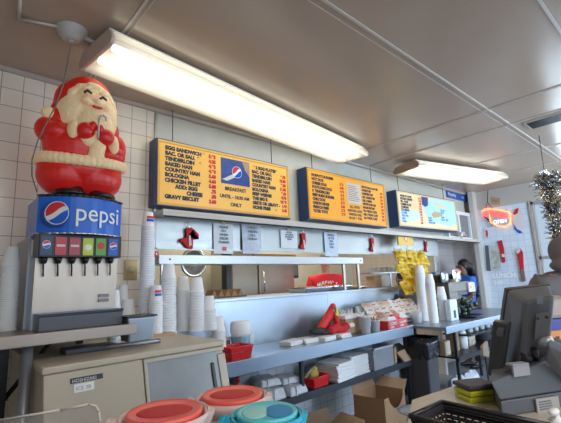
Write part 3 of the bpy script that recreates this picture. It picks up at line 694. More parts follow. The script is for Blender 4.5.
z = MB(); fe(z, 92, 110, 9, 2.6, 4, -26); fe(z, 82, 109, 6, 2.4, 4, -26); z.build('moustache', SCR, fg, remesh=.004)
for d in (-1, 1): MB().tube([fx(80 + (0 if d < 0 else 16) - 5, 96 + (0 if d < 0 else 2), -27), fx(80 + (0 if d < 0 else 16) + 3, 95 + (0 if d < 0 else 4), -27)], 1.6 * S, 6).build('eyebrow', SCR, fg)
z = MB(); fe(z, 84, 94, 25, 19, 19, -1); fe(z, 68, 102, 17, 20, 18, 2); fe(z, 56, 118, 8, 18, 10, 5)
z.build('hat', SR, fg, remesh=.006)
z = MB(); fe(z, 46, 119, 6.5, 6, 6.5, -8)
pts = [(64, 108), (67, 98), (74, 92), (84, 89.5), (94, 91), (102, 96), (107, 104), (109, 112)]
for (a, b), (c, d) in zip(pts, pts[1:]):
    for k in range(4):
        u = k / 4; fe(z, a + (c - a) * u, b + (d - b) * u, 5.2, 4.6, 7, -16 + abs((a - 86) / 4))
z.build('hat_brim', SCR, fg, remesh=.006)
z = MB(); fe(z, 80, 136, 9, 8, 8, -27); fe(z, 99, 139, 9, 8, 8, -27); fe(z, 86, 131, 3.5, 4, 4, -31); fe(z, 93, 133, 3.5, 4, 4, -31)
z.build('mitten', SR, fg, remesh=.005)
z = MB(); fe(z, 70, 191, 17, 5.5, 20, -8); fe(z, 100, 192, 15, 5.5, 20, -8); fe(z, 76, 186, 8, 5, 12, -6); fe(z, 95, 188, 8, 5, 12, -6)
z.build('boot', SB, fg, remesh=.006)
ck = [fx(90.5, 143, -34), fx(90.8, 126, -35), fx(91.5, 123, -35.5), fx(94, 121.5, -35.5), fx(97, 122.5, -35.5), fx(97.5, 126, -35.5)]
MB().tube(ck, 1.1 * S, 8).build('cane', mat('pale_cane', (.55, .55, .55), .3), fg)
cordp = [Vector((.487, 2.25, CZ - .09)), at(68, 60, Y=2.30), at(63, 85, Y=2.28), at(56, 105, Y=2.26), at(47, 122, Y=2.25), at(38, 140, Y=2.26), at(32, 160, Y=2.28), at(32, 176, Y=2.32), at(37, 192, Y=2.4)]
tag(MB().tube(cordp, .0035, 6).build('power_cord', mat('cord_grey', (.20, .19, .17), .5)), 'thin cord dangling from the ceiling dome past the figurine', 'cord')

# ============================================================ ICE BIN
bn = thing('ice_bin', 'beige ice bin with slanted front and dark glass door', 'ice bin', (.41, 2.05, 0))
BW = .93; BZ = 1.15
MB().hexa([(0, -.16, .55), (BW, -.16, .55), (BW, .83, .55), (0, .83, .55)], [(0, 0, BZ - .03), (BW, 0, BZ - .03), (BW, .83, BZ - .03), (0, .83, BZ - .03)]).box(.02, BW - .02, -.12, .8, .08, .55).build('body', BEIGE, bn, bevel=.004)
MB().box(-.006, BW + .006, -.02, .83, BZ - .03, BZ).build('top_panel', mat('beige_top', (.60, .53, .42), .4, noise=.08), bn, bevel=.006)
def slant(u, v, w): # u along x, v down along slope from top, w outwards
    L = math.hypot(.16, BZ - .58); return (u, -.16 * v / L - w * .95, BZ - .03 - (BZ - .58) * v / L - w * .2)
MB().prism([(0.0, .0), (.44, .0), (.44, .52), (0.0, .52)], slant, .018).build('front_panel', mat('beige_panel', (.50, .44, .34), .35), bn, bevel=.004)
MB().prism([(.45, .01), (.88, .01), (.88, .56), (.45, .56)], slant, .012).build('door_glass', mat('smoky_door', (.30, .32, .34), .25, noise=.3, nscale=5), bn)
MB().prism([(.445, .0), (.93, .0), (.93, .02), (.445, .02)], slant, .022).prism([(.445, .02), (.462, .02), (.462, .56), (.445, .56)], slant, .022).prism([(.88, .04), (.93, .04), (.93, .56), (.88, .56)], slant, .022).build('door_frame', BEIGE, bn, bevel=.003)
MB().prism([(.83, .08), (.85, .08), (.85, .21), (.83, .21)], slant, .024).build('handle', BLACK, bn, bevel=.003)
MB().prism([(.105, .03), (.245, .03), (.245, .052), (.105, .052)], slant, .021).build('maker_badge', INK, bn)
MB().prism([(.12, .058), (.205, .058), (.205, .092), (.12, .092)], slant, .021).build('sticker', WHITE, bn)
# letters on badge
def sl(u, v, off): x, y, z_ = slant(u, v, off); return (x, y, z_)
MB().text('HOSHIZAKI', .020, lambda u, v, w: sl(.112 + u, .048 - v, .0225), bold=.0003).build('badge_lettering', mat('badge_grey', (.6, .6, .6), .4), bn)
MB().text('ICE 38', .023, lambda u, v, w: sl(.127 + u, .083 - v, .0225)).build('sticker_lettering', mat('badge_ink', (.25, .25, .3), .4), bn)
sc_ = thing('steel_rod', 'steel bar with dark tray end lying across the ice bin top', 'rod', (.9, 2.12, BZ))
a_ = at(63, 351, Z=BZ + .02); b_ = at(160, 340, Z=BZ + .02)
sc_.location = (a_.x, a_.y, BZ)
q = b_ - a_
MB().tube([(q.x * .3, q.y * .3, .016), (q.x, q.y, .016)], .014).build('bar', mat('dull_steel', (.38, .38, .40), .4, .7), sc_)
MB().box(-.0, .26, -.05, .07, .002, .03).build('tray', mat('dark_tray', (.06, .06, .07), .4), sc_, bevel=.005)

# steel napkin box hanging on bar
nb = thing('steel_container', 'small square steel container at the end of the stand bar', 'container', (.96, 2.16, BZ))
w0 = at(127, 330, Y=2.16); w1 = at(155, 330, Y=2.16); tz = at(140, 317, Y=2.16).z; bz = at(140, 342, Y=2.16).z
nb.location = ((w0.x + w1.x) / 2, 2.22, bz); hwn = (w1.x - w0.x) / 2
MB().hexa([(-hwn + .012, -.06, 0), (hwn - .012, -.06, 0), (hwn - .012, .06, 0), (-hwn + .012, .06, 0)], [(-hwn, -.07, tz - bz), (hwn, -.07, tz - bz), (hwn, .07, tz - bz), (-hwn, .07, tz - bz)]).build('pan', STEEL, nb, bevel=.01)
MB().box(-hwn - .006, hwn + .006, -.076, .076, tz - bz, tz - bz + .008).build('rim', DARK, nb)
BINZ = BZ
# ============================================================ CUP STACKS
def cup_stack(label, pxc, ptop, pbot, wtop, wbot, Y, mcup, pitch=.012, logo=None, sleeve=False, group=None, zb=None, lean=0):
    """nested upside-down cups standing on end; widths in px give real radii at depth Y"""
    base = at(pxc, pbot, Y=Y); z0 = base.z if zb is None else zb
    top = at(pxc, ptop, Y=Y).z
    r_ = wbot / 2 * (Y / ray(pxc, pbot).y) / FOC / 1.03
    rt = r_ * wtop / wbot
    Ht = top - z0
    cupH = min(.11, Ht * .6)
    n = max(2, int((Ht - cupH) / pitch) + 1)
    t = thing('cup_stack', label, 'cup stack', (base.x, Y, z0), 0, group)
    # all cups open end down: rim at bottom radius, closed small end up
    me = None
    for i in range(n):
        s_ = 1 + (wtop / wbot - 1) * 0
        if me is None:
            o = MB().lathe([(r_ * 1.05, 0), (r_ * 1.05, .006), (r_, .008), (r_ * .72, cupH - .003), (r_ * .68, cupH), (0, cupH - .002)], n=20).build('cup', mcup, t)
            me = o
        else:
            o = me.copy(); COL.objects.link(o); o.parent = t
        k = 1 - .10 * i / n if wtop < wbot * .7 else 1
        o.location = (random.uniform(-.0015, .0015) + lean * i * pitch, random.uniform(-.0015, .0015), i * pitch); o.scale = (k, k, 1)
        if logo and i >= n - 1:
            lg_ = MB()
            for s2, mm in ((0, BLUE), (1, RED)):
                zz = cupH * (.35 + s2 * .2); rr = r_ * (1 - .28 * zz / cupH) + .0015
                a = MB(); vs = []
                for j in range(6):
                    an = math.radians(-125 + j * 14)
                    for dz in (0, cupH * .16): rr2 = r_ * (1 - .28 * (zz + dz) / cupH) + .002; vs.append((rr2 * math.cos(an), rr2 * math.sin(an), zz + dz + (n - 1) * pitch))
                a.add(vs, [(2 * j, 2 * j + 2, 2 * j + 3, 2 * j + 1) for j in range(5)], True).build('cup_print', mm, t, fixn=False)
    return t
cup_stack('tallest foam cup tower, between the dispenser and the menu boards', 146, 212, 332, 9, 15, 2.72, CUPM, .012, True, zb=BINZ)
cup_stack('short foam stack with red and blue print, right of the tallest tower', 155.5, 285, 337, 10, 14, 2.60, CUPM, .012, True, zb=BINZ)
cup_stack('bagged frosted cup stack with narrow top, right of the printed stack', 168, 263, 336, 10, 17, 2.66, CUPCLR, .018, zb=BINZ)
cup_stack('white cup stack fifth from the dispenser, behind its neighbour', 183, 276, 332, 9, 15, 2.74, CUPM, .009, zb=BINZ)
cup_stack('smooth white cup stack, second tallest over the ice bin end', 197, 276, 338, 11, 15, 2.62, CUPM, .011, zb=BINZ)
cup_stack('wide-rimmed white cup stack at the right edge of the ice bin', 209.5, 295, 341, 10, 15, 2.6, CUPM, .009, zb=BINZ)
cup_stack('short cup stack on the steel counter beside the ice bin', 219, 316, 352, 9, 15, 2.66, CUPM, .009, zb=.92)
cup_stack('small cup stack hidden just right of the dispenser', 114, 289, 330, 8, 12, 2.55, CUPCLR, .01, zb=BINZ)
cup_stack('stubby cup stack under the brass outlet plate', 127, 298, 328, 11, 17, 2.8, CUPM, .01, zb=BINZ)
cup_stack('cup stack behind the stubby one, under the outlet', 122, 284, 328, 8, 11, 2.86, CUPM, .01, zb=BINZ)
cup_stack('clear cup column left of the soda dispenser', 6, 246, 330, 10, 18, 2.55, CUPCLR, .010, zb=1.285)
tag(MB().box(1.10, 1.32, 2.5, 2.8, 0, .02).build('cardboard_mat', CARD2, loc=(-.04, .02, BZ)), 'flat cardboard sheet lying under the cup stacks', 'cardboard')
# far cups on counter 2 end
cup_stack('tall leaning white cup column, first at the far counter', 425, 264, 326, 9, 10.5, 2.58, CUPM, .015, zb=.92, lean=.012)
cup_stack('tallest white cup column beside the leaning one, far counter', 434.5, 273, 326, 8, 9.5, 2.38, CUPM, .015, zb=.92, lean=-.01)
cup_stack('translucent cup column next to the coffee machine', 444.5, 286, 322, 9, 9, 2.40, CUPCLR, .015, zb=.92)
# outlet plate, red switch
ol = thing('outlet_plate', 'brass cover plate with one outlet on the cream tiles', 'outlet', at(131, 270, Y=WY - .03))
MB().box(-.05, .05, 0, .01, -.075, .075).build('plate', mat('brass_plate', (.42, .30, .14), .35, .6), ol, bevel=.004)
MB().cyl((0, -.004, 0), (0, .002, 0), .02).build('socket', mat('socket_cream', (.6, .5, .3), .4), ol)
sw = thing('red_switch', 'small red switch box at the left end of the rail', 'switch', at(155, 254, Y=2.88))
MB().box(-.02, .02, -.02, .02, -.02, .02).build('box', RED, sw, bevel=.003); MB().box(-.004, .004, -.03, -.02, -.008, .008).build('toggle', WHITE, sw)

# ============================================================ COUNTER ITEMS
CT = .922
def basket(label, loc, w_, d_, h_, m, rz=0, name='plastic_basket', tl=.0, z0=0, fill=None):
    t = thing(name, label, 'basket', loc, rz)
    a, b = w_ / 2, d_ / 2; k = .86
    MB().box(-a * k, a * k, -b * k, b * k, 0, .006).build('base', m, t)
    R_ = [(-a, -b), (a, -b), (a, b), (-a, b)]
    MB().tube([(x, y, h_) for x, y in R_ + R_[:1]], .008, 8).ell((-a, -b, h_), .009, 8, 5).build('rim', m, t)
    for i in range(4):
        p0 = Vector((*R_[i], h_)); p1 = Vector((*R_[(i + 1) % 4], h_)); q0 = Vector((R_[i][0] * k, R_[i][1] * k, 0)); q1 = Vector((R_[(i + 1) % 4][0] * k, R_[(i + 1) % 4][1] * k, 0))
        z = MB(); L = (p1 - p0).length; n_ = max(4, int(L / .022))
        for j in range(n_ + 1):
            u = j / n_; z.cyl(q0.lerp(q1, u), p0.lerp(p1, u), .0042, n=4, smooth=False)
        for v in (.0, .15, .32, .5, .68, .80, .90): z.cyl(q0.lerp(p0, v), q1.lerp(p1, v), .006 if v < .7 else .009, n=4, smooth=False)
        z.build('side', m, t)
    return t
def loc3(px_, py_, Z): p = at(px_, py_, Z=Z); return p
b1 = basket('red basket at the near end of the steel counter', (1.80, 2.56, CT), .21, .15, .085, RED, 4)
tag(MB().ell((0, 0, 0), (.075, .05, .02), 12, 6).build('crumpled_wrap', BAGGREY, loc=(1.80, 2.56, CT + .035)), 'crumpled clear wrap inside the near red basket', 'wrap')
# plates in bag, with blue print
pk = thing('plate_pack', 'round pack of foam plates in clear wrap with blue print', 'plates', (1.965, 2.72, CT))
pk.scale = (.82, .82, 1.75)
MB().lathe([(.095, 0), (.098, .07), (.095, .075)], n=28).build('wrapped_plates', mat('wrap_blue', (.22, .40, .90), .35, noise=.95, nscale=35, bump=.5, bscale=30), pk)
MB().lathe([(.095, .075), (.105, .09), (.105, .13), (.09, .14), (0, .138)], n=28).build('plates', CUPM, pk)
MB().ell((.12, -.02, .06), (.05, .03, .03), 10, 6).build('wrap_tail', mat('clear_wrap', (.8, .85, .9), .2, alpha=.5, bump=.8, bscale=40), pk)
bx = thing('carton', 'brown carton half hidden behind the plate pack', 'box', (1.84, 2.84, CT)); MB().box(-.07, .07, -.05, .05, 0, .10).build('body', CARD, bx); MB().box(-.08, .08, -.06, .06, .10, .125).build('lid', WHITE, bx)
# paper bundles
def bundle(label, px_, py_, w_, d_, n_, m=PAPER, dz=.012, rz=0, Z=CT, name='paper_bundle', cat='paper stack'):
    p = loc3(px_, py_, Z)
    t = thing(name, label, cat, (p.x, p.y, Z), rz)
    for i in range(n_):
        MB().box(-w_ / 2, w_ / 2, -d_ / 2, d_ / 2, 0, dz * .88, Matrix.Translation((random.uniform(-.008, .008), random.uniform(-.008, .008), i * dz)) @ Matrix.Rotation(random.uniform(-.07, .07), 4, 'Z')).build('sheet_pack', m, t, bevel=.003)
    return t
bundle('leftmost flat white paper bundle on the steel counter', 292, 344, .22, .14, 3, rz=10)
bundle('white paper bundle in front of the red glove', 308, 342, .16, .14, 3, rz=-5)
bundle('middle white napkin bundle on the steel counter', 325, 340, .18, .13, 3, rz=6)
bundle('right white napkin bundle before the carton of straws', 341, 337, .17, .14, 3, rz=3)
# red gloves (mitts) on top
GLS = 1.3
gl = thing('red_oven_mitt', 'red and black padded mitt standing on the paper bundles', 'oven mitt', (2.86, 2.66, CT + .036))
def patch(mb, pts, th, y0=0): return mb.prism(pts, lambda u, v, w: (u, y0 - w, v), th)
z = MB()
for i in range(9): u = i / 8; z.ell((.02 + u * .15, .0, .04 + u * .13), (.045 - .012 * u, .03, .035), 12, 7)
for i in range(6): z.ell((.165 + .01 * i, 0, .16 - i * .022), (.028, .028, .024), 10, 6)
z.build('mitt', mat('mitt_red', (.75, .02, .02), .6), gl, remesh=.008)
MB().ell((-.03, -.01, .03), (.09, .04, .025), 14, 8).ell((.04, -.03, .015), (.07, .03, .02), 12, 7).build('cuff', mat('mitt_black', (.03, .025, .025), .7), gl)
patch(MB(), [(.13, .165), (.19, .155), (.20, .11), (.16, .12)], .006, -.03).build('yellow_patch', mat('patch_yellow', (.85, .65, .05), .5), gl)
patch(MB(), [(.14, .175), (.165, .17), (.165, .13), (.15, .135)], .008, -.032).build('black_patch', BLACK, gl)
gl.scale = (1.25, 1.2, 1.4)
cl = thing('red_cloth', 'folded red cloth with white cuff beside the padded mitt', 'cloth', (3.10, 2.60, CT + .036))
z = MB()
for i in range(8): z.ell((-.12 + i * .028, random.uniform(-.01, .01), .025 + .01 * math.sin(i)), (.035, .045, .028), 10, 6)
z.build('fold', REDC, cl, remesh=.008)
MB().torus((.13, 0, .035), .028, .014, Matrix.Rotation(.0, 4, 'X')).build('white_cuff', WHITE, cl)
cl.scale = (1.2, 1, 1.5)
# carton with liner and straws
cx2 = thing('straw_carton', 'open brown carton with white liner and wrapped straws', 'box', (3.34, 2.72, CT))
z = MB().box(-.15, .15, -.11, -.105, 0, .16).box(-.15, .15, .105, .11, 0, .16).box(-.15, -.145, -.11, .11, 0, .16).box(.145, .15, -.11, .11, 0, .16).box(-.15, .15, -.11, .11, 0, .005)
z.build('carton_wall', CARD2, cx2)
MB().box(-.155, .155, -.118, .116, .15, .185).box(.07, .155, -.114, .11, .03, .15).build('liner', PAPER, cx2, bevel=.006)
z = MB()
for i in range(16): x = random.uniform(-.1, .13); z.cyl((x, random.uniform(-.06, .06), .12), (x + random.uniform(-.04, .04), random.uniform(-.07, .07), .235), .004, n=5)
z.build('straws', WHITE, cx2)
def cutlery_cup(label, px_, py_, ptop, w_, sp, Y):
    p = at(px_, py_, Y=Y); r = (at(px_ + w_ / 2, py_, Y=Y).x - at(px_ - w_ / 2, py_, Y=Y).x) / 2 * .8; h = at(px_, ptop, Y=Y).z - CT
    t = thing('foam_cup', label, 'cup', (p.x, Y, CT))
    MB().lathe([(r * .72, 0), (r, h), (r * 1.05, h), (r * 1.05, h - .01), (r * .95, h - .005), (r * .7, .01)], n=20).build('cup', CUPM, t)
    if sp:
        z = MB()
        for i in range(7): a = i * .9; z.cyl((0, 0, h * .5), (r * .9 * math.cos(a), r * .7 * math.sin(a), h + random.uniform(.01, .04)), .004, n=5).ell((r * .9 * math.cos(a), r * .7 * math.sin(a), h + .03), (.010, .005, .014), 8, 5)
        z.build('utensil', sp, t)
    return t
cutlery_cup('tall foam cup standing right of the straw carton', 366, 335, 316, 9.5, WHITE, 2.52)
cutlery_cup('shorter foam cup with small packets, left of the red box', 376, 334, 320, 7.5, FOOD, 2.50)
rb = thing('red_box', 'open red snack box with white print on the counter edge', 'box', (3.88, 2.50, CT), 3)
rb.scale = (1.5, 1, 1.25)
MB().box(-.14, .14, -.06, .06, 0, .075).build('tray_body', RED, rb, bevel=.004)
MB().hexa([(-.13, -.05, .075), (.0, -.05, .075), (.0, .05, .075), (-.13, .05, .075)], [(-.1, -.03, .10), (.0, -.02, .10), (.0, .04, .10), (-.1, .04, .10)]).build('wrapper', PAPER, rb)
MB().box(.03, .14, .03, .06, .075, .11).build('lid_flap', RED, rb)
MB().text('CONE', .034, lambda u, v, w: (-.12 + u, -.062, .038 + v), bold=.001).text('DIPS', .026, lambda u, v, w: (-.11 + u, -.062, .010 + v), bold=.001).text('SUNDAES', .022, lambda u, v, w: (.02 + u, -.062, .040 + v), bold=.001).text('CUPS', .022, lambda u, v, w: (.03 + u, -.062, .014 + v), bold=.001).build('lettering', WHITE, rb)
# pastry rack
pr_ = thing('pastry_stand', 'slanted white rack filled with wrapped pastries', 'rack', (4.18, 2.70, CT))
MB().box(-.52, .56, -.10, .14, .07, .085).box(-.52, .56, -.105, -.095, .06, .10).build('tray', WHITE, pr_)
for x in (-.46, .48): MB().box(x, x + .05, -.08, .1, 0, .07).build('foot', WHITE, pr_)
MB().hexa([(-.52, .02, .085), (.56, .02, .085), (.56, .14, .085), (-.52, .14, .085)], [(-.52, .13, .24), (.56, .13, .24), (.56, .14, .24), (-.52, .14, .24)]).build('back_panel', WHITE, pr_)
PK = [mat('pack_white', (.85, .82, .80), .3, bump=.5, bscale=40, noise=.12, nscale=40), mat('pack_brown', (.50, .33, .22), .35, bump=.5, bscale=40, noise=.5, nscale=30), mat('pack_orange', (.85, .62, .48), .3, noise=.4, nscale=25)]
REDP = mat('pack_red', (.65, .07, .04), .4)
protos = {}
names = ['front', 'middle', 'back']
for r in range(3):
    for i in range(8):
        kind = random.choice([0, 0, 2] if r else [0, 1, 0, 2])
        if r == 0 and i < 4: kind = 1 if i % 2 else 0
        loc = Vector((4.18 - .45 + i * .135 + r * .02, 2.70 - .055 + r * .06, CT + .135 + r * .05))
        kn = ['white', 'brown', 'orange-striped'][kind]
        lab = f'{kn} wrapped pastry in the {names[r]} row of the slanted rack'
        if kind not in protos:
            t = thing('wrapped_pastry', lab, 'pastry', loc, 0, 'wrapped pastries on the slanted rack')
            bag_mesh(.13, .095, .04).build('wrapper', PK[kind], t)
            MB().tube([(-.035, -.019, -.008), (-.015, -.0205, .006), (.005, -.0205, -.006), (.03, -.019, .006)], .005, 5).build('print', REDP if kind < 2 else mat('pack_print_orange', (.85, .25, .03), .4), t)
            protos[kind] = t; d = t
        else: d = dup(protos[kind], loc, None, lab)
        d.rotation_euler = (math.radians(random.uniform(-55, -38)), math.radians(random.uniform(-14, 14)), math.radians(random.uniform(-25, 10)))
t = thing('brown_snack_pile', 'dark brown packaged snack lying at the back of the rack', 'snack', (4.80, 2.86, CT + .22), 0)
bag_mesh(.32, .14, .06).build('wrapper', mat('dark_brown_pack', (.16, .06, .04), .3, bump=.6, bscale=30), t)
MB().box(-.1, .08, -.034, -.028, -.01, .02).build('print', REDP, t)
t.rotation_euler = (math.radians(-20), math.radians(18), 0)
tc = thing('plastic_tumbler', 'clear tumbler of wrapped spoons between pastries and cup columns', 'cup', (at(418, 326, Y=2.50).x, 2.50, CT))
MB().lathe([(.055, 0), (.062, .14), (.058, .14), (.05, .01)], n=20).build('tumbler', mat('clear_plastic', (.75, .8, .85), .15, alpha=.6), tc)
z = MB()
for i in range(9): a = i * .7; z.cyl((.02 * math.cos(a), .02 * math.sin(a), .02), (.05 * math.cos(a), .05 * math.sin(a), .22), .008, .003, n=5)
z.build('utensil', WHITE, tc)

# ---- lower shelf of the counter
SZ = .548
def on(px_, py_, Z=SZ): p = at(px_, py_, Z=Z); return p
def wrapbundle(label, x, y, w_, d_, h_, rz, Z=SZ):
    t = thing('wrapped_bundle', label, 'paper bundle', (x - .08, y, Z), rz)
    z = MB().hexa([(-w_ / 2, -d_ / 2, 0), (w_ / 2, -d_ / 2, 0), (w_ / 2, d_ / 2, 0), (-w_ / 2, d_ / 2, 0)], [(-w_ * .45, -d_ * .45, h_), (w_ * .42, -d_ * .4, h_ * .9), (w_ * .45, d_ * .42, h_), (-w_ * .45, d_ * .42, h_ * 1.05)])
    z.build('packet', BAGGREY, t, bevel=.012)
    MB().box(-w_ * .2, -w_ * .17, -d_ * .52, d_ * .5, 0, h_ * 1.04).build('band', PAPER, t)
    return t
g0 = on(272, 405); 
wrapbundle('wrapped paper bundle nearest the pitchers on the lower shelf', 2.22, 2.62, .22, .26, .09, 5)
wrapbundle('silvery wrapped bundle stacked on the nearest one', 2.24, 2.66, .2, .22, .06, -8, SZ + .098)
wrapbundle('wrapped paper bundle left of the lower red basket', 2.46, 2.60, .22, .24, .075, 3)
wrapbundle('second silvery bundle atop the one beside the lower red basket', 2.45, 2.64, .2, .2, .05, -4, SZ + .082)
dk = thing('grey_folder_pile', 'grey flat pouch leaning behind the wrapped bundles', 'pouch', (2.06, 2.78, SZ), 0)
MB().hexa([(-.12, -.06, 0), (.18, -.06, 0), (.18, .08, 0), (-.12, .08, 0)], [(-.10, .0, .20), (.12, .0, .22), (.10, .06, .23), (-.10, .06, .21)]).build('pouch', mat('dim_grey_bag', (.26, .28, .34), .4, bump=.5, bscale=20), dk, bevel=.01)
b2 = basket('red basket with yellow cloth on the lower shelf', (2.69, 2.60, SZ), .22, .17, .08, RED, 3)
yc = tag(MB().ell((0, 0, .0), (.06, .035, .045), 10, 6).ell((.03, .02, .03), (.035, .03, .035), 9, 6).build('yellow_cloth', mat('sponge_yellow', (.55, .42, .10), .8, bump=.8, bscale=40), loc=(2.70, 2.62, SZ + .085)), 'mustard yellow cloth bunched in the lower red basket', 'cloth')
tag(MB().box(-.07, .05, -.012, .012, -.004, .004, Matrix.Rotation(-.6, 4, 'Y')).build('pale_spatula', mat('pale_green_pl', (.55, .62, .35), .4), loc=(2.62, 2.60, SZ + .12)), 'pale green scraper leaning in the lower red basket', 'scraper')
for i, (x, y, n_, lb) in enumerate(((2.98, 2.60, 10, 'left tall pile of white folded bags on the lower shelf'), (3.27, 2.64, 11, 'right tall pile of white folded bags on the lower shelf'))):
    t = thing('paper_pile', lb, 'paper stack', (x, y, SZ), 4 - i * 6)
    for k in range(n_):
        MB().box(-.14, .125, -.13, .13, 0, .0145, Matrix.Translation((random.uniform(-.01, .01), random.uniform(-.012, .008), k * .0165)) @ Matrix.Rotation(random.uniform(-.05, .05), 4, 'Z')).build('folded_bag', PAPER, t, bevel=.003)
tb_ = thing('storage_tub', 'clear plastic storage tub with red-lidded contents on the lower shelf', 'tub', (3.63, 2.62, SZ), 0)
CLR = mat('tub_clear', (.55, .62, .72), .15, alpha=.45)
z = MB()
for a, b, c, d in ((-.18, .18, -.135, -.13), (-.18, .18, .13, .135), (-.18, -.175, -.13, .13), (.175, .18, -.13, .13)): z.box(a, b, c, d, 0, .21)
z.box(-.18, .18, -.13, .13, 0, .006).build('tub_wall', CLR, tb_)
MB().box(-.19, .19, -.15, -.13, .20, .215).box(-.19, .19, .13, .15, .20, .215).box(-.19, -.175, -.15, .15, .20, .215).box(.175, .19, -.15, .15, .20, .215).build('rim', mat('tub_rim', (.6, .66, .75), .3), tb_)
for i, (x, y, m_, lb) in enumerate(((-.08, -.05, RED, 'red packet in the clear tub, left side'), (.07, -.06, WHITE, 'white packet in the clear tub, front'), (.12, .03, mat('soft_pink', (.7, .25, .25), .5), 'pinkish packet in the clear tub, right side'))):
    tag(MB().ell((0, 0, .035), (.05, .035, .034), 10, 6).build('tub_packet', m_, loc=(3.63 + x, 2.62 + y, SZ + .008)), lb, 'packet')
tag(MB().box(-.19, .19, 0, .02, 0, .10).build('dark_tray_behind', BLACK, loc=(3.66, 2.78, SZ + .217)), 'black flat tray lodged above the clear tub', 'tray')
bb = None
for i in range(4):
    lab = ['first', 'second', 'third', 'fourth'][i] + ' flat brown bag standing right of the clear tub'
    if bb is None:
        bb = thing('brown_bag', lab, 'paper bag', (3.86, 2.60, SZ), 0, 'flat brown bags beside the tub')
        MB().box(-.008, .008, -.10, .12, 0, .17).build('bag', CARD2, bb, bevel=.002)
        MB().box(-.010, .010, -.10, .12, .155, .172).build('fold', CARD, bb)
    else: dup(bb, (3.86 + i * .024, 2.60 + i * .01, SZ), None, lab)
fo = thing('foil_packet', 'shiny foil sheet draped over a tan carton at shelf end', 'carton', (4.08, 2.62, SZ), 0)
Tt = Matrix.Rotation(math.radians(-22), 4, 'X')
MB().box(-.0, .05, -.02, .1, 0, .05).box(-.02, .055, -.03, .0, .01, .13, Tt).build('carton', CARD2, fo, bevel=.003)
MB().box(-.03, .055, -.036, -.03, .06, .16, Tt).build('foil', mat('foil', (.75, .76, .78), .25, 1, bump=1, bscale=25), fo)

# brown kraft big panel on shelf end as in photo
kp = thing('kraft_envelope', 'wide tan envelope with foil top slanting at the shelf end', 'envelope', (4.02, 2.50, SZ + .002), 0)
kp.scale = (1.25, 1, 1)
MB().hexa([(-.02, -.03, 0), (.12, -.03, 0), (.12, .0, 0), (-.02, .0, 0)], [(-.06, .03, .10), (.10, .03, .12), (.10, .05, .12), (-.06, .05, .10)]).build('envelope', CARD2, kp)
MB().hexa([(-.06, .028, .10), (.10, .028, .12), (.10, .05, .12), (-.06, .05, .10)], [(-.05, .09, .17), (.07, .09, .18), (.07, .1, .18), (-.05, .1, .17)]).build('foil_top', MATS['foil'], kp)

# cable under counter
tag(MB().tube([(1.7, 2.90, .80), (2.1, 2.90, .79), (2.6, 2.90, .80), (3.0, 2.90, .845), (3.2, 2.90, .87), (3.5, 2.90, .83)], .007, 6).build('black_cable', BLACK), 'black cable sagging along the tiles below the counter', 'cable')
# hot sauce bottle
hs = thing('sauce_bottle', 'small sauce bottle with red cap beside the ice bin', 'bottle', (at(238, 390, Y=2.6).x, 2.6, SZ))
hz = at(238, 375, Y=2.6).z - SZ
MB().lathe([(.03, 0), (.03, hz * .55), (.014, hz * .75), (.013, hz * .8)], n=16).build('bottle', mat('sauce', (.45, .12, .02), .15), hs)
MB().lathe([(.016, hz * .8), (.016, hz), (0, hz)], n=14).build('cap', RED, hs)

# ---- cardboard boxes on the floor
def obox(label, loc, w_, d_, h_, rz, m=CARD, flaps=True, cut=False):
    t = thing('cardboard_box', label, 'cardboard box', loc, rz)
    a, b = w_ / 2, d_ / 2
    z = MB().box(-a, a, b - .006, b, 0, h_).box(-a, -a + .006, -b, b, 0, h_).box(a - .006, a, -b, b, 0, h_).box(-a, a, -b, b, 0, .006)
    if cut:
        N = 14; poly = [(-a, 0), (a, 0), (a, h_)]
        for i in range(N + 1):
            u = i / N; x = a * .85 - u * a * 1.45; poly.append((x, h_ - .55 * h_ * math.sin(u * math.pi) ** .6 * .55))
        poly.append((-a, h_))
        z.prism(poly, lambda u, v, w: (u, -b + w, v), .006)
    else: z.box(-a, a, -b, -b + .006, 0, h_)
    z.build('box_body', m, t)
    if flaps:
        z = MB()
        MB().hexa([(-a, -b, h_ - .003), (a, -b, h_ - .003), (a, -b, h_), (-a, -b, h_)], [(-a * .9, -b - .13, h_ + .02), (a * .9, -b - .13, h_ + .02), (a * .9, -b - .13, h_ + .025), (-a * .9, -b - .13, h_ + .025)]).build('flap', CARD2, t) if not cut else None
        MB().hexa([(-a, b, h_), (a, b, h_), (a, b + .005, h_), (-a, b + .005, h_)], [(-a * .9, b + .03, h_ + .12), (a * .9, b + .03, h_ + .12), (a * .9, b + .035, h_ + .12), (-a * .9, b + .035, h_ + .12)]).build('flap', m, t)
        MB().hexa([(a, -b, h_), (a, b, h_), (a + .004, b, h_), (a + .004, -b, h_)], [(a + .1, -b * .9, h_ + .07), (a + .1, b * .9, h_ + .07), (a + .104, b * .9, h_ + .07), (a + .104, -b * .9, h_ + .07)]).build('flap', CARD2, t)
    return t
ob = obox('open cardboard box with curved cut front under the counter', (3.32, 2.36, 0), .42, .32, .40, 6, CARD, True, True)
MB().text('FRESH POTATOES', .028, lambda u, v, w: (-.15 + u, -.1625, .13 + v)).text('PRODUCE OF USA', .022, lambda u, v, w: (-.12 + u, -.1625, .09 + v)).build('lettering', mat('box_print', (.18, .07, .04), .6), ob)
obox('lower cardboard box with splayed flaps nearest the blue pitcher', (2.62, 2.44, 0), .44, .34, .20, -8, mat('cardboard_dim', (.24, .16, .10), .8), True)
tag(MB().box(4.6, 5.3, 2.5, 2.55, 0, .5).build('dark_cabinet_panel', mat('cab_dark', (.05, .05, .06), .5), loc=(0, .3, 0)), 'dark panel behind the trash bin under the counter', 'panel')
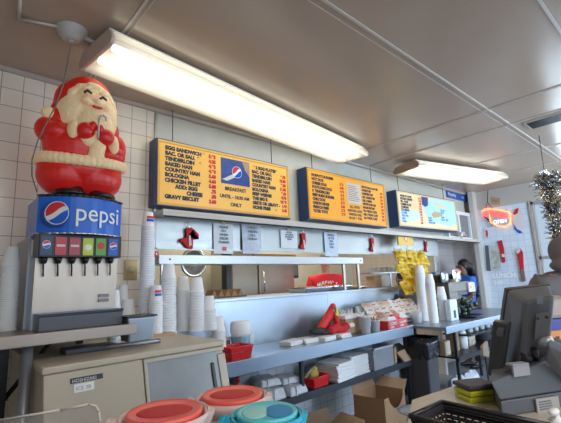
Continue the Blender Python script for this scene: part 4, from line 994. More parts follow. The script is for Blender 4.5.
tag(MB().box(1.40, 1.75, 0, .02, .0, .50).build('dark_kick_panel', mat('kick_dark', (.07, .07, .09), .5), loc=(2.42, 2.88, 0)), 'dark lower panel right of the cut cardboard box', 'panel')

# trash bin
tr = thing('trash_bin', 'tall grey trash bin lined with a black bag between the counters', 'trash bin', (4.285, 2.42, 0), 3)
tr.scale = (.82, .82, 1.02)
MB().hexa([(-.14, -.14, 0), (.14, -.14, 0), (.14, .14, 0), (-.14, .14, 0)], [(-.17, -.17, .74), (.17, -.17, .74), (.17, .17, .74), (-.17, .17, .74)]).build('bin', mat('bin_grey', (.075, .075, .085), .5), tr, bevel=.02)
vs = []; fs = []; N = 48
for j, (z_, o_) in enumerate(((.76, .0), (.775, .012), (.70, .014), (.60, .02))):
    for i in range(N):
        a = i / N * 2 * math.pi; c, s_ = math.cos(a), math.sin(a); q = .178 / max(abs(c), abs(s_)) * (.93 + .05 * max(abs(c), abs(s_)))
        q += o_ + .008 * math.sin(i * 2.7) * (j > 0); vs.append((q * c, q * s_, z_ - (.05 * abs(math.sin(i * .9)) if j == 3 else 0)))
for j in range(3):
    for i in range(N): fs.append((j * N + i, j * N + (i + 1) % N, (j + 1) * N + (i + 1) % N, (j + 1) * N + i))
MB().add(vs, fs, True).build('liner_bag', mat('bag_black', (.02, .02, .025), .18, bump=1, bscale=20), tr)

# ============================================================ COUNTER 2 ITEMS
em = thing('drink_machine', 'boxy stainless machine with orange light on the far counter', 'machine', (5.12, 2.44, CT), -1)
mx0 = at(441, 285, Y=2.44).x; mx1 = at(473, 285, Y=2.44).x
mx0 = at(449, 285, Y=2.44).x; em.location.x = (mx0 + mx1) / 2; mwd = (mx1 - mx0) / 2
mt = at(455, 282, Y=2.44).z - CT; mb_ = at(455, 292, Y=2.44).z - CT
MB().box(-mwd, mwd, 0, .22, mb_, mt).box(-mwd, -mwd * .35, 0, .22, .0, mb_).box(-mwd * .35, mwd * .8, .15, .22, 0, mb_).build('housing', mat('machine_steel', (.15, .135, .125), .4, .5), em, bevel=.006)
MB().box(mwd * .45, mwd * 1.0, -.02, 0, mb_ - .02, mt - .02).build('control_panel', mat('panel_pale', (.6, .6, .62), .4), em)
MB().box(mwd * .6, mwd * .72, -.028, -.02, mb_ + .03, mb_ + .07).build('indicator', mat('orange_light', (.9, .3, .05), .4, emit=.6), em)
MB().box(-mwd * .35, mwd * .45, .0, .2, mb_ - .05, mb_).build('brew_head', BLACK, em, bevel=.004)
def pouch(label, px_, py_, w_, h_, m, Y, zb, extra=None):
    p = at(px_, py_, Y=Y)
    t = thing('food_pouch', label, 'pouch', (p.x, Y, zb + h_ / 2)); bag_mesh(w_, h_, .08).build('wrapper', m, t)
    if extra: MB().box(-w_ * .3, w_ * .3, -.045, -.038, h_ * .18, h_ * .34).build('top_band', extra, t)
    return t
zt_ = CT + mt
t = pouch('silver pouch with orange top on the drink machine', 456, 272, .22, .18, mat('silver_pouch', (.6, .65, .72), .2, .6, bump=.6, bscale=15, noise=.4, nscale=15), 2.47, zt_, mat('orange_band', (.75, .20, .04), .4))
t = pouch('grey silver pouch left of the orange-topped one', 444, 273, .18, .15, mat('grey_pouch', (.35, .38, .40), .2, .6, bump=.6, bscale=15, noise=.5, nscale=15), 2.47, zt_)
tk = thing('black_tray', 'shallow black tray on top behind the silver pouches', 'tray', (at(440, 268, Y=2.60).x, 2.60, zt_)); MB().box(-.25, .22, -.08, .06, 0, .10).build('tray', BLACK, tk, bevel=.01); MB().box(-.26, .23, -.09, .07, .09, .11).build('rim', GREYPL, tk)
for i, (px_, lb) in enumerate(((432, 'left blue plastic scoop above the far counter'), (441, 'right blue plastic scoop above the far counter'))):
    p = at(px_, 257 + i * 4, Y=2.6); s_ = thing('blue_scoop', lb, 'scoop', (p.x, 2.6, zt_ + .112), 20 * i)
    MB().ell((0, 0, .02), (.055, .03, .018), 12, 6).build('bowl', mat('scoop_blue', (.03, .15, .5), .3), s_); MB().cyl((.04, 0, .02), (.13, 0, .05), .008).build('handle', MATS['scoop_blue'], s_)
pb = tag(MB().box(-.06, .06, -.05, .05, 0, .035).build('butter_block', mat('butter', (.75, .62, .38), .5), loc=(at(459, 279, Y=2.42).x, 2.49, zt_), bevel=.005), 'small pale yellow block on the drink machine', 'block')
pc = thing('blue_white_pack', 'blue and white printed pack standing under the drink machine', 'pack', (at(453, 320, Y=2.28).x, 2.28, CT), 0)
MB().box(-.10, .10, -.03, .03, 0, .25).build('pack', mat('pack_pale', (.60, .68, .75), .3), pc, bevel=.006); MB().box(-.02, .03, -.034, -.03, .03, .12).build('print', INK, pc)
gd = thing('greens_bowl', 'wide dark bowl heaped with dark packages before the woman', 'bowl', (at(466, 321, Y=2.30).x, 2.30, CT), 0)
MB().lathe([(.10, 0), (.20, .035), (.21, .035), (.10, -.0)], n=26).build('bowl', BLACK, gd)
z = MB()
for i in range(34): z.ell((random.uniform(-.14, .14), random.uniform(-.1, .1), random.uniform(.05, .25)), (random.uniform(.03, .06), .03, random.uniform(.02, .04)), 8, 5)
z.build('contents', mat('dark_mix', (.04, .06, .045), .3, noise=.9, nscale=25), gd)

# shelves below counter 2
ZB = .562
def box_on(label, px_, py_, w_, d_, h_, m, Y, name='carton', Z=ZB, cat='box', lid=None):
    t = thing(name, label, cat, (at(px_, py_, Y=Y).x, Y, Z), 0)
    MB().box(-w_ / 2, w_ / 2, -d_ / 2, d_ / 2, 0, h_).build('body', m, t, bevel=.003)
    MB().box(-w_ / 2 + .01, w_ / 2 - .01, -d_ / 2 - .002, -d_ / 2, h_ * .1, h_ * .9).build('front_label', lid or CARD, t)
    return t
box_on('pale carton at the left of the far lower shelf', 444.5, 355, .13, .1, .16, CARD2, 2.28, lid=BEIGE2)
box_on('taller printed brown carton on the far lower shelf', 454, 353, .14, .1, .24, CARD, 2.32)
jg = thing('white_jug', 'white plastic jug beside the printed carton on far shelf', 'jug', (at(463.5, 350, Y=2.30).x, 2.30, ZB))
MB().lathe([(.06, 0), (.065, .14), (.05, .20), (.022, .25), (.022, .28), (0, .28)], n=18).build('jug', WHITE, jg); MB().torus((.055, 0, .2), .035, .009, Matrix.Rotation(math.pi / 2, 4, 'X') @ Matrix.Translation((0, 0, 0)), 14, 6) if False else MB().tube([(.045, 0, .22), (.085, 0, .2), (.085, 0, .13), (.06, 0, .11)], .009).build('handle', WHITE, jg)
t = pouch('clear bag of mixed candy beside the white jug', 472, 345, .16, .17, mat('candy_mix', (.6, .45, .35), .2, noise=.9, nscale=35, bump=.6), 2.28, ZB)
pt = thing('steel_pot', 'grey steel pot with wide rim below the far counter', 'pot', (at(484, 345, Y=2.36).x, 2.36, ZB))
MB().lathe([(.10, 0), (.13, .16), (.15, .18), (.15, .19), (.125, .18), (.1, .01)], n=26).build('pot', mat('pot_grey', (.28, .29, .31), .35, .7), pt); MB().tube([(-.15, 0, .17), (-.18, 0, .15), (-.15, 0, .12)], .008).build('handle', DARK, pt)
sp0 = None
for i in range(4):
    x = at(469 + i * 6, 326, Y=2.25).x
    lab = ['first', 'second', 'third', 'fourth'][i] + ' hanging white squeeze bottle from left, under the far counter edge'
    t = thing('squeeze_bottle', lab, 'bottle', (x, 2.25, .745), 0, 'squeeze bottles under the far counter')
    MB().lathe([(.012, .14), (.035, .11), (.04, .0), (0, 0)], n=14).build('bottle', WHITE, t)
    MB().ell((0, 0, .055), (.043, .043, .018), 12, 6).build('band', BLUE if i > 1 else mat('band_grey', (.5, .55, .65), .4), t)
hs2 = tag(MB().box(4.95, 6.0, 2.1, 2.45, .728, .742).build('middle_shelf', DARK, loc=(0, .03, 0)), 'thin dark middle shelf holding the squeeze bottles', 'shelf')
for i, (px_, py_, lb) in enumerate(((457, 378, 'clear bag on the floor under the far shelf, left one'), (470, 375, 'clear bag on the floor under the far shelf, right one'))):
    p = at(px_, py_, Y=2.35); t = thing('clear_bag', lb, 'bag', (p.x, 2.35, .12)); bag_mesh(.3, .24, .2).build('wrapper', BAGGREY, t); MB().cyl((0, 0, .10), (0, 0, .14), .02, .04).build('knot', BAGGREY, t)
bi = thing('steel_bowl', 'steel bowl edge low down right of the cardboard box', 'bowl', (at(416, 412, Z=.45).x, at(416, 412, Z=.45).y, .40), 0)
MB().lathe([(.05, 0), (.11, .05), (.14, .06), (.135, .065), (.1, .05)], n=24).build('bowl', STEEL, bi); MB().cyl((0, 0, -.40), (0, 0, .0), .03).build('stem', DARK, bi)

# ============================================================ PEOPLE
def skin_fig(name, joints, edges, radii, m, parent, root=0, sub=2):
    me = bpy.data.meshes.new(name); me.from_pydata(joints, edges, []); o = bpy.data.objects.new(name, me); COL.objects.link(o); o.parent = parent
    md = o.modifiers.new('skin', 'SKIN'); md.use_smooth_shade = True
    sv = me.skin_vertices[0].data
    for i, r in enumerate(radii): sv[i].radius = (r, r) if not hasattr(r, '__len__') else r; sv[i].use_root = (i == root)
    ms = o.modifiers.new('sub', 'SUBSURF'); ms.levels = sub; ms.render_levels = sub
    dg = bpy.context.evaluated_depsgraph_get(); me2 = bpy.data.meshes.new_from_object(o.evaluated_get(dg)); o.modifiers.clear(); o.data = me2
    me2.name = name; me2.materials.clear(); me2.materials.append(m)
    for p_ in me2.polygons: p_.use_smooth = True
    return o
def person(label, loc, rz, h, skin, shirt, pants, armL, armR, shirt_arm=.6, cat='person', lean=0):
    """faces -Y locally. armL/armR: (elbow, wrist) as local coords fractions of height"""
    t = thing('person', label, cat, loc, rz)
    H_ = h; sh = .82 * H_
    J = [(0, 0, .53 * H_), (0, -.0 + lean * .5, .66 * H_), (0, lean, .78 * H_), (0, lean, .84 * H_), (0, lean - .01, .875 * H_)]
    R_ = [(.135, .10), (.13, .095), (.145, .095), .055, .052]
    E_ = [(0, 1), (1, 2), (2, 3), (3, 4)]
    for s_, arm in ((-1, armL), (1, armR)):
        b = len(J)
        J += [(s_ * .105 * H_, lean, .805 * H_), Vector(arm[0]) * H_, Vector(arm[1]) * H_, Vector(arm[2]) * H_]
        R_ += [.055, .042, .030, .036]
        E_ += [(2, b), (b, b + 1), (b + 1, b + 2), (b + 2, b + 3)]
        q = len(J)
        w_ = Vector(arm[1]); hd_ = Vector(arm[2]); dr = (hd_ - w_).normalized()
        side = dr.cross(Vector((0, 0, 1))).normalized()
        for k in range(4):
            J.append((hd_ + side * (k - 1.5) * .011 + dr * (.028 - abs(k - 1.4) * .004)) * H_); J.append((hd_ + side * (k - 1.5) * .012 + dr * .045 + Vector((0, 0, -.008))) * H_)
            R_ += [.0085, .007]; E_ += [(b + 3, len(J) - 2), (len(J) - 2, len(J) - 1)]
        J.append((w_.lerp(hd_, .5) - side * s_ * .022 + dr * .01) * H_); R_.append(.009); E_.append((b + 2, len(J) - 1))
    for s_ in (-1, 1):
        b = len(J)
        J += [(s_ * .055 * H_, 0, .50 * H_), (s_ * .06 * H_, -.01, .28 * H_), (s_ * .06 * H_, .01, .05 * H_), (s_ * .065 * H_, -.09, .022 * H_)]
        R_ += [.085, .06, .042, .032]; E_ += [(0, b), (b, b + 1), (b + 1, b + 2), (b + 2, b + 3)]
    # head part of the same chain
    b = len(J); J += [(0, lean - .015, .915 * H_), (0, lean - .01, .955 * H_)]; R_ += [(.072, .082), (.070, .085)]; E_ += [(4, b), (b, b + 1)]
    skin_fig('body', [tuple(j) for j in J], E_, R_, skin, t)
    hz_ = .93 * H_
    z = MB()
    z.ell((0, lean - .105, hz_ - .012), (.014, .02, .020), 10, 6)
    z.build('nose', skin, t)
    for s_ in (-1, 1):
        MB().ell((s_ * .03, lean - .092, hz_ + .012), (.012, .007, .007), 8, 6).build('eye', INK, t)
        MB().ell((s_ * .078, lean, hz_), (.010, .022, .03), 8, 6).build('ear', skin, t)
    MB().ell((0, lean - .092, hz_ - .045), (.024, .008, .006), 8, 6).build('mouth', mat('lips', (.35, .10, .09), .5), t)
    # shirt
    SJ = [(0, 0, .50 * H_), (0, lean * .5, .66 * H_), (0, lean, .785 * H_), (0, lean, .845 * H_)]; SRr = [(.165, .130), (.162, .128), (.172, .135), (.080, .078)]; SE = [(0, 1), (1, 2), (2, 3)]
    for s_, arm in ((-1, armL), (1, armR)):
        b = len(SJ); sp = Vector((s_ * .105, lean / H_, .805)); el = Vector(arm[0])
        mid = sp.lerp(el, min(1, shirt_arm))
        SJ += [sp * H_, mid * H_]; SRr += [.080, .066]; SE += [(2, b), (b, b + 1)]
        if shirt_arm > 1: SJ.append((el.lerp(Vector(arm[1]), shirt_arm - 1)) * H_); SRr.append(.045); SE.append((b + 1, b + 2))
    skin_fig('shirt', [tuple(j) for j in SJ], SE, SRr, shirt, t)
    PJ = [(0, 0, .53 * H_), (-.055 * H_, 0, .49 * H_), (-.06 * H_, -.01, .28 * H_), (-.06 * H_, .01, .05 * H_), (.055 * H_, 0, .49 * H_), (.06 * H_, -.01, .28 * H_), (.06 * H_, .01, .05 * H_)]
    skin_fig('trousers', PJ, [(0, 1), (1, 2), (2, 3), (0, 4), (4, 5), (5, 6)], [(.142, .108), .092, .07, .055, .092, .07, .055], pants, t)
    for s_ in (-1, 1): MB().ell((s_ * .065 * H_, -.05, .035), (.05, .13, .035), 14, 8).build('shoe', BLACK, t)
    return t
JEANS = mat('dark_trousers', (.03, .035, .05), .8)
KX = at(326, 280, Y=3.62).x; 
ck_ = person('man in a red lettered t-shirt working behind the pass-through', (KX, 3.62, 0), -40, 1.84, SKIN, mat('shirt_red', (.72, .015, .03), .7, bump=.3, bscale=8), JEANS,
    ((-.15, -.03, .64), (-.10, -.14, .60), (-.09, -.18, .60)), ((.155, -.03, .64), (.12, -.14, .60), (.10, -.18, .60)), .75)
from mathutils.bvhtree import BVHTree
shirt_ = [c for c in ck_.children if c.name.startswith('shirt')][0]
bvh = BVHTree.FromPolygons([v.co for v in shirt_.data.vertices], [tuple(p_.vertices) for p_ in shirt_.data.polygons])
def onshirt(x, z_, off):
    h = bvh.ray_cast(Vector((x, -1, z_)), Vector((0, 1, 0)))
    return (x, (h[0].y if h[0] else -.17) - off, z_)
lz = at(326, 284, Y=3.5).z
z = MB()
for i, chx in enumerate("MURPHY'S"):
    u0 = (i - 3.5) * .036
    z.text(chx, .060, lambda u, v, w, u0=u0, i=i: onshirt(u0 + u * .9 - .012, lz + v - abs(i - 3.5) ** 2 * .0022, .004), bold=.0015)
z.text('BURGERS', .042, lambda u, v, w: onshirt(u * .9, lz - .065 + v, .004), 'CENTER', bold=.001)
z.build('shirt_lettering', WHITE, ck_, fixn=False)
MB().ell((0, .02, .957 * 1.84), (.086, .10, .065), 16, 10).build('hair', HAIRM, ck_)
MB().cyl((.158 * 1.84, -.07, .625 * 1.84), (.14 * 1.84, -.16, .612 * 1.84), .045, .042).build('arm_band', BLACK, ck_)
GX = at(464, 280, Y=2.87).x
gl_ = person('woman with long dark curls in a blue t-shirt at the far counter', (GX, 2.87, 0), -118, 1.72, SKIND, mat('shirt_blue', (.015, .13, .62), .7, bump=.3, bscale=8), JEANS,
    ((-.14, -.04, .64), (-.10, -.15, .62), (-.09, -.19, .62)), ((.14, -.04, .64), (.10, -.15, .62), (.08, -.19, .62)), .8)
z = MB(); z.ell((0, .035, .948 * 1.72), (.095, .105, .10), 18, 12)
for i in range(60):
    u = i / 60; zz = (.94 - u * .42) * 1.72; a = random.uniform(-1, 1)
    z.ell((a * .085 * (1 - .4 * u), .12 + .07 * math.sin(u * 3) + random.uniform(-.02, .02), zz), (.048, .042, .045), 8, 6)
z.build('hair', HAIRM, gl_, remesh=.012)
# hooded customer
HX = at(563, 262, D=3.2)
JK = mat('jacket_grey', (.19, .17, .17), .85, bump=.4, bscale=10)
cu_ = person('customer in a grey-brown hooded jacket at the right edge', (HX.x, HX.y, 0), 125, 1.74, SKIN, JK, JEANS,
    ((-.17, -.02, .64), (-.15, -.12, .56), (-.14, -.16, .55)), ((.17, -.02, .64), (.15, -.12, .56), (.14, -.16, .55)), 1.9)
skin_fig('jacket_shell', [(0, 0, .50 * 1.74), (0, 0, .64 * 1.74), (0, 0, .76 * 1.74), (-.2, 0, .775 * 1.74), (.2, 0, .775 * 1.74), (-.28, -.02, .66 * 1.74), (.28, -.02, .66 * 1.74), (0, .03, .84 * 1.74)], [(0, 1), (1, 2), (2, 3), (2, 4), (3, 5), (4, 6), (2, 7)], [(.19, .16), (.19, .16), (.19, .15), .10, .10, .085, .085, (.12, .11)], JK, cu_)
z = MB(); z.ell((0, .02, .935 * 1.74), (.10, .12, .125), 20, 12); z.ell((0, .07, .87 * 1.74), (.13, .10, .06), 18, 10)
z.build('hood', JK, cu_, remesh=.012)

# ============================================================ END WALL DECOR
XE = EX - .012
def EW(px_, py_): return at(px_, py_, X=XE)
def neon(label, pts_list, colr, emitc, loc, name='neon_sign', cat='neon sign', back=None):
    t = thing(name, label, cat, loc)
    return t
GL = mat('neon_orange', (1, .30, .05), .4, emit=1.5, ecol=(1, .35, .12)); GR = mat('neon_red', (1, .08, .08), .4, emit=1.1, ecol=(1, .10, .08)); GW = mat('neon_white', (.8, .9, 1), .4, emit=.8)
ns = thing('neon_sign', 'orange and red neon window sign hanging by wires', 'neon sign', EW(497, 217))
def rel(px_, py_, dx=-.03): p = EW(px_, py_) - ns.location; p.x = dx; return p
MB().tube([rel(482, 212), rel(486, 209), rel(492, 209), rel(508, 212), rel(511, 214), rel(511, 223), rel(506, 227), rel(498, 226), rel(491, 222), rel(490, 214)], .012, 8).build('outline_tube', GL, ns)
for dx_ in (0, 2, 4): MB().tube([rel(483, 213 + dx_), rel(491, 211 + dx_), rel(508, 214.5 + dx_)], .010, 6).build('stripe_tube', GR, ns)
MB().tube([rel(485, 217), rel(488, 219), rel(491, 222)], .012, 6).build('swoosh_tube', BLACK, ns)
z = MB()
q = rel(494, 224, -.035)
z.text('OPEN', .085, lambda u, v, w: (-.035, q.y - u * 1.0, q.z + v), bold=.003).build('letter_tube', GW, ns)
MB().box(-.01, .0, rel(509, 220).y, rel(487, 220).y, rel(498, 226).z, rel(498, 211).z).build('backing', mat('backing_clear', (.6, .7, .8), .1, alpha=.35), ns)
tag(MB().tube([EW(497, 181) + Vector((-.03, 0, 0)), EW(489, 182) + Vector((-.03, 0, 0)), EW(488, 202) + Vector((-.03, 0, 0)), EW(494, 210) + Vector((-.03, 0, 0))], .006, 6).tube([EW(488, 202) + Vector((-.03, 0, 0)), EW(486, 210) + Vector((-.03, 0, 0))], .005, 6).build('hanging_wire', BLACK), 'black wire looping from the ceiling to the neon sign', 'wire')
def plate(name, label, cat, pts, m, th=.008, extra=None):
    c = EW(sum(p[0] for p in pts) / len(pts), sum(p[1] for p in pts) / len(pts))
    t = thing(name, label, cat, c)
    W3 = [EW(*p) - c for p in pts]; n_ = len(pts)
    vs = [(0, p.y, p.z) for p in W3] + [(-th, p.y, p.z) for p in W3]
    fs = [tuple(range(n_)), tuple(reversed(range(n_, 2 * n_)))] + [(i, n_ + i, n_ + (i + 1) % n_, (i + 1) % n_) for i in range(n_)]
    MB().add(vs, fs).build('panel', m, t)
    if extra: extra(t, c)
    return t
def sub(t, c, pts, m, dx, nm):
    W3 = [EW(*p) - c for p in pts]; MB().add([(dx, p.y, p.z) for p in W3], [tuple(range(len(pts)))]).build(nm, m, t, fixn=False)
plate('brown_tag', 'small tan tag high on the tiled end wall', 'tag', [(492, 197), (500, 198), (500, 205), (493, 204)], mat('tan_tag', (.50, .36, .22), .6), extra=lambda t, c: sub(t, c, [(493, 200), (499, 201), (499, 202), (493, 201)], CARD, -.0095, 'printing'))
def crescent(t, c):
    sub(t, c, [(513, 214), (516, 209), (519, 208), (518, 213), (515, 215)], RED, -.0095, 'red_band')
    sub(t, c, [(514, 224), (517, 229), (521, 231), (523, 233), (519, 233.5), (514.5, 229)], BLUE, -.0095, 'blue_band')
plate('round_sticker', 'round white sticker with red and blue bands right of the neon', 'sticker', [(513, 214), (516, 209), (519, 208), (522, 210), (525, 218), (525, 226), (523, 232), (519, 233), (515, 227), (513, 220)], mat('sticker_pale', (.80, .74, .76), .3), extra=crescent)
def sock_end(label, pts, wh):
    plate('wall_stocking', label, 'stocking', pts, REDC, .02, extra=lambda t, c: sub(t, c, wh, WHITE, -.022, 'white_band'))
sock_end('red stocking cutout on the tiled end wall, left of the dark-heeled one', [(498, 242), (502, 240), (504, 248), (505.5, 262), (503, 263), (500, 250)], [(502, 254), (505, 254), (505.3, 257), (502.4, 257)])
plate('wall_stocking', 'long red stocking with grey lower half on the tiled end wall', 'stocking', [(516.5, 251), (520, 248), (523, 252), (524, 270), (526, 281), (522, 282), (519, 262)], REDC, .02, extra=lambda t, c: (sub(t, c, [(521, 269), (524, 269), (526, 281), (522, 282)], mat('sock_grey', (.18, .17, .15), .6), -.022, 'grey_toe'), sub(t, c, [(516.5, 251), (520, 248), (521, 251), (518, 254)], WHITE, -.022, 'white_cuff')))
def poster(t, c):
    sub(t, c, [(485, 245.5), (488.5, 245.5), (491, 271), (487, 271)], mat('poster_dark', (.12, .13, .15), .5), -.0095, 'dark_stripe')
    sub(t, c, [(491, 250), (499, 250), (500, 268), (493, 269)], mat('poster_pic', (.55, .58, .50), .4, noise=.8, nscale=14), -.0095, 'picture')
plate('poster', 'rectangular poster with dark left stripe on the tiled end wall', 'poster', [(485, 245), (500, 246), (501, 271), (487, 271)], mat('poster_pale', (.62, .66, .68), .4), extra=poster)
plate('small_wreath_card', 'small pale card with red oval above the poster', 'card', [(484, 228), (489, 228), (490, 239), (485, 239)], mat('card_pale', (.80, .80, .88), .4), extra=lambda t, c: sub(t, c, [(485.5, 230), (487.5, 230), (488.3, 234), (487.8, 238), (486, 236)], REDP, -.0095, 'red_oval'))
c0 = EW(493, 278)
wl = thing('wall_lettering', 'white chalk lettering on the tiles below the poster', 'lettering', c0)
MB().text('LUNCH', .12, lambda u, v, w: (-.002, -u * .9, v), bold=.002).text('2:00', .09, lambda u, v, w: (-.002, -u, v - .11), bold=.002).build('lettering', mat('chalk_white', (.95, .95, .97), .6, emit=.1), wl)

# tinsel garland
gd_ = thing('tinsel_garland', 'bushy silver tinsel garland hanging at the upper right', 'garland', at(552, 195, D=4.2))
base = gd_.location.copy()
TIN = [mat('tinsel_silver', (.55, .58, .62), .2, 1), mat('tinsel_dark', (.10, .10, .12), .3, .8), mat('tinsel_gold', (.8, .62, .38), .25, 1)]
paths = [[(540, 176), (552, 182), (563, 186)], [(552, 180), (556, 200), (557, 222), (558, 245)], [(543, 195), (551, 200), (558, 206)], [(546, 178), (558, 176), (570, 182)], [(537, 180), (544, 190), (552, 192)], [(541, 176), (548, 196), (550, 214)], [(549, 186), (560, 212), (563, 240)], [(548, 200), (552, 222), (557, 246)]]
for ti, m_ in enumerate(TIN):
    z = MB()
    for path in paths:
        P3 = [at(*p, D=4.2) - base for p in path]
        for a, b in zip(P3, P3[1:]):
            nseg = int((b - a).length / .004)
            for k in range(max(6, nseg // 1)):
                c = a.lerp(b, random.random()); dv = Vector((random.gauss(0, 1), random.gauss(0, 1), random.gauss(0, 1))).normalized() * random.uniform(.04, .11); s_ = dv.cross(Vector((random.random(), random.random(), random.random()))).normalized() * .0045
                if random.random() < (.85): z.add([c - s_, c + s_, c + dv + s_ * .8, c + dv - s_ * .8], [(0, 1, 2, 3)])
    z.build(['silver_strands', 'dark_strands', 'gold_strands'][ti], m_, gd_, fixn=False)['kind'] = 'stuff'
gw = at(545, 172, D=4.2) - base
MB().tube([at(545, 176, D=4.2) - base, Vector((gw.x, gw.y, CZ - base.z))], .004, 6).build('hanger', DARK, gd_)

# ============================================================ FOREGROUND COUNTER
fc = thing('front_counter', 'beige laminate customer counter along the bottom of the view', 'counter', (0, 0, 0))
FZ = 1.0
poly = [(-.9, .93), (.98, .93), (1.12, .70), (1.459, .886), (1.85, .84), (2.35, .30), (2.35, -.05), (-.9, -.05)]
poly = [(-.9, .93), (.98, .93), (1.13, .72), (1.459, .886), (1.85, .84), (2.35, .22), (2.0, -.05), (1.0, .25), (-.9, .25)]
MB().prism(poly, lambda u, v, w: (u, v, FZ - .035 + w), .035).build('counter_top', BEIGE2, fc)
MB().prism([(-.85, .88), (.94, .88), (1.12, .66), (1.46, .83), (1.8, .79), (2.2, .22), (1.98, .02), (1.0, .30), (-.85, .30)], lambda u, v, w: (u, v, w), .965).build('base', mat('counter_base', (.16, .14, .12), .6), fc)
# sneeze guard bottom left
sg = thing('acrylic_guard', 'clear rounded acrylic guard at the bottom left corner', 'guard', (0, .5, FZ))
GA = mat('acrylic_clear', (.62, .60, .58), .08, alpha=.28)
p1 = at(0, 423, D=1.0); p2 = at(95, 404, D=1.0); p3 = at(101, 412, D=1.0); p4 = at(104, 428, D=1.0); p0 = at(-20, 424, D=1.0)
pa = [p0, at(0, 420, D=1.0), at(60, 410, D=1.0), at(88, 404.5, D=1.0), at(96, 406, D=1.0), at(99, 412, D=1.0), at(101, 430, D=1.0), at(108, 480, D=1.0)]
low = [Vector((p.x, p.y, FZ)) for p in (pa[-1], pa[0])]
fw = Vector((CM[2][0], CM[2][1], 0)).normalized()
zz = [p - Vector((0, .5, FZ)) for p in pa] + [l - Vector((0, .5, FZ)) for l in low]
nq = len(zz)
MB().add(zz + [p + fw * .006 for p in zz], [tuple(range(nq)), tuple(reversed(range(nq, 2 * nq)))] + [(i, nq + i, nq + (i + 1) % nq, (i + 1) % nq) for i in range(nq)]).build('sheet', GA, sg)
MB().tube([p - Vector((0, .5, FZ)) for p in pa[:-1]], .003, 6).build('edge', mat('acrylic_edge', (.75, .68, .62), .2), sg)

def pitcher(label, x, y, h, r, body, lid, lid2, hang, slot):
    t = thing('pitcher', label, 'pitcher', (x, y, FZ), hang)
    MB().lathe([(r * .80, 0), (r * .82, .01), (r * .97, h - .03), (r * 1.02, h), (r * 1.06, h), (r * 1.06, h - .012), (r * .99, h - .03)], n=36).build('body', body, t)
    MB().lathe([(r * .88, h - .012), (r * .90, h + .002), (r * .86, h + .006), (r * .80, h + .003), (0, h + .003)], n=36).build('lid', lid, t)
    s_ = MB()
    s_.ell((0, 0, h + .003), (r * .66, r * .50, .002), 28, 8) if not slot else s_.ell((r * .34, 0, h + .003), (r * .42, r * .62, .002), 24, 8)
    s_.build('lid_recess', lid2, t)
    MB().ell((-r * .34, 0, h + .003), (r * .40, r * .6, .0018), 24, 8).build('lid_dish', mat('dish_pale', (.25, .62, .62), .35), t) if slot else None
    MB().tube([(-r * .98, 0, h - .015), (-r * 1.25, 0, h - .01), (-r * 1.50, 0, h - .04), (-r * 1.50, 0, h - .13), (-r * 1.25, 0, h - .17), (-r * .9, 0, h - .17)], .011, 10).build('handle', body, t)
    MB().hexa([(r * .9, -.02, h - .05), (r * 1.0, -.002, h - .05), (r * 1.0, .002, h - .05), (r * .9, .02, h - .05)], [(r * .95, -.025, h - .002), (r * 1.2, -.006, h - .002), (r * 1.2, .006, h - .002), (r * .95, .025, h - .002)]).build('spout', body, t)
    return t
FRO = mat('frosted_body', (.78, .60, .58), .35, noise=.06, alpha=.85)
pitcher('frosted pitcher with salmon red lid, nearest the acrylic guard', .363, .757, .240, .080, FRO, mat('lid_salmon', (.85, .13, .10), .3), mat('lid_deepred', (.50, .005, .012), .5), -30, False)
pitcher('frosted pitcher with red lid, middle of the three', .548, .798, .225, .078, FRO, MATS['lid_salmon'], MATS['lid_deepred'], -40, False)
pitcher('pitcher with bright turquoise body and lid', .512, .628, .230, .066, mat('turq_body', (.01, .40, .60), .3), mat('turq_lid', (.10, .55, .62), .3), mat('turq_deep', (.0, .22, .52), .5), -40, True)

# black basket in front
bZ = FZ + .075
A1 = at(411, 415, Z=bZ); A2 = at(442, 402, Z=bZ); A3 = at(552, 426, Z=bZ)
dv = (A3 - A2); rzb = math.degrees(math.atan2(dv.y, dv.x)); wv = max(.3, dv.length)
dn = Vector((dv.y, -dv.x, 0)).normalized()
if dn.dot(A1 - A2) < 0: dn = -dn
cB = A2 + dv * .5 + dn * .09
bb_ = basket('black perforated basket at the bottom right of the counter', (cB.x, cB.y, FZ), wv, .18, .075, mat('basket_black', (.022, .022, .028), .35), rzb, name='black_basket')

# yellow-green booklet stack
p = at(483, 401, Z=FZ)
bk = thing('booklet_stack', 'lime yellow booklets under a dark folder before the register', 'booklets', (p.x + .015, p.y + .03, FZ), -32)
LIME = mat('lime_cover', (.58, .62, .03), .45)
for i in range(2): MB().box(-.06, .06, -.05, .05, i * .022, i * .022 + .019, Matrix.Rotation(.05 * i, 4, 'Z')).build('booklet', LIME, bk, bevel=.004)
MB().box(-.064, .062, -.052, .052, .046, .062, Matrix.Rotation(.06, 4, 'Z')).build('folder', mat('folder_dark', (.09, .08, .10), .5), bk, bevel=.005)

# register base
REGM = mat('register_grey', (.11, .12, .14), .4, noise=.08)
rg_ = thing('cash_register', 'dark grey cash register base with paper labels at lower right', 'register', (1.475, .562, FZ), -12.5)
rg_.rotation_euler.z = math.radians(-26)
def zat(px_, y_):  # height under which the world point along the front edge appears
    return 0
Pf = [(0, 0), (.42, 0), (.50, .20), (.15, .20)]
hL, hR = .115, .20
MB().hexa([(u, v, 0) for u, v in Pf], [(u, v, .052) for u, v in Pf]).build('drawer', REGM, rg_, bevel=.006)
MB().hexa([(u - .004, v - .004, .055) for u, v in Pf], [(Pf[0][0] - .03, 0, hL), (Pf[1][0], 0, hR), (Pf[2][0], .2, hR + .0), (.165, .20, hL)]).build('case', REGM, rg_, bevel=.006)
MB().box(.06, .13, -.012, -.004, .125, .160).box(.06, .13, -.012, .02, .158, .165).build('grey_label', mat('label_grey', (.35, .36, .40), .5), rg_)
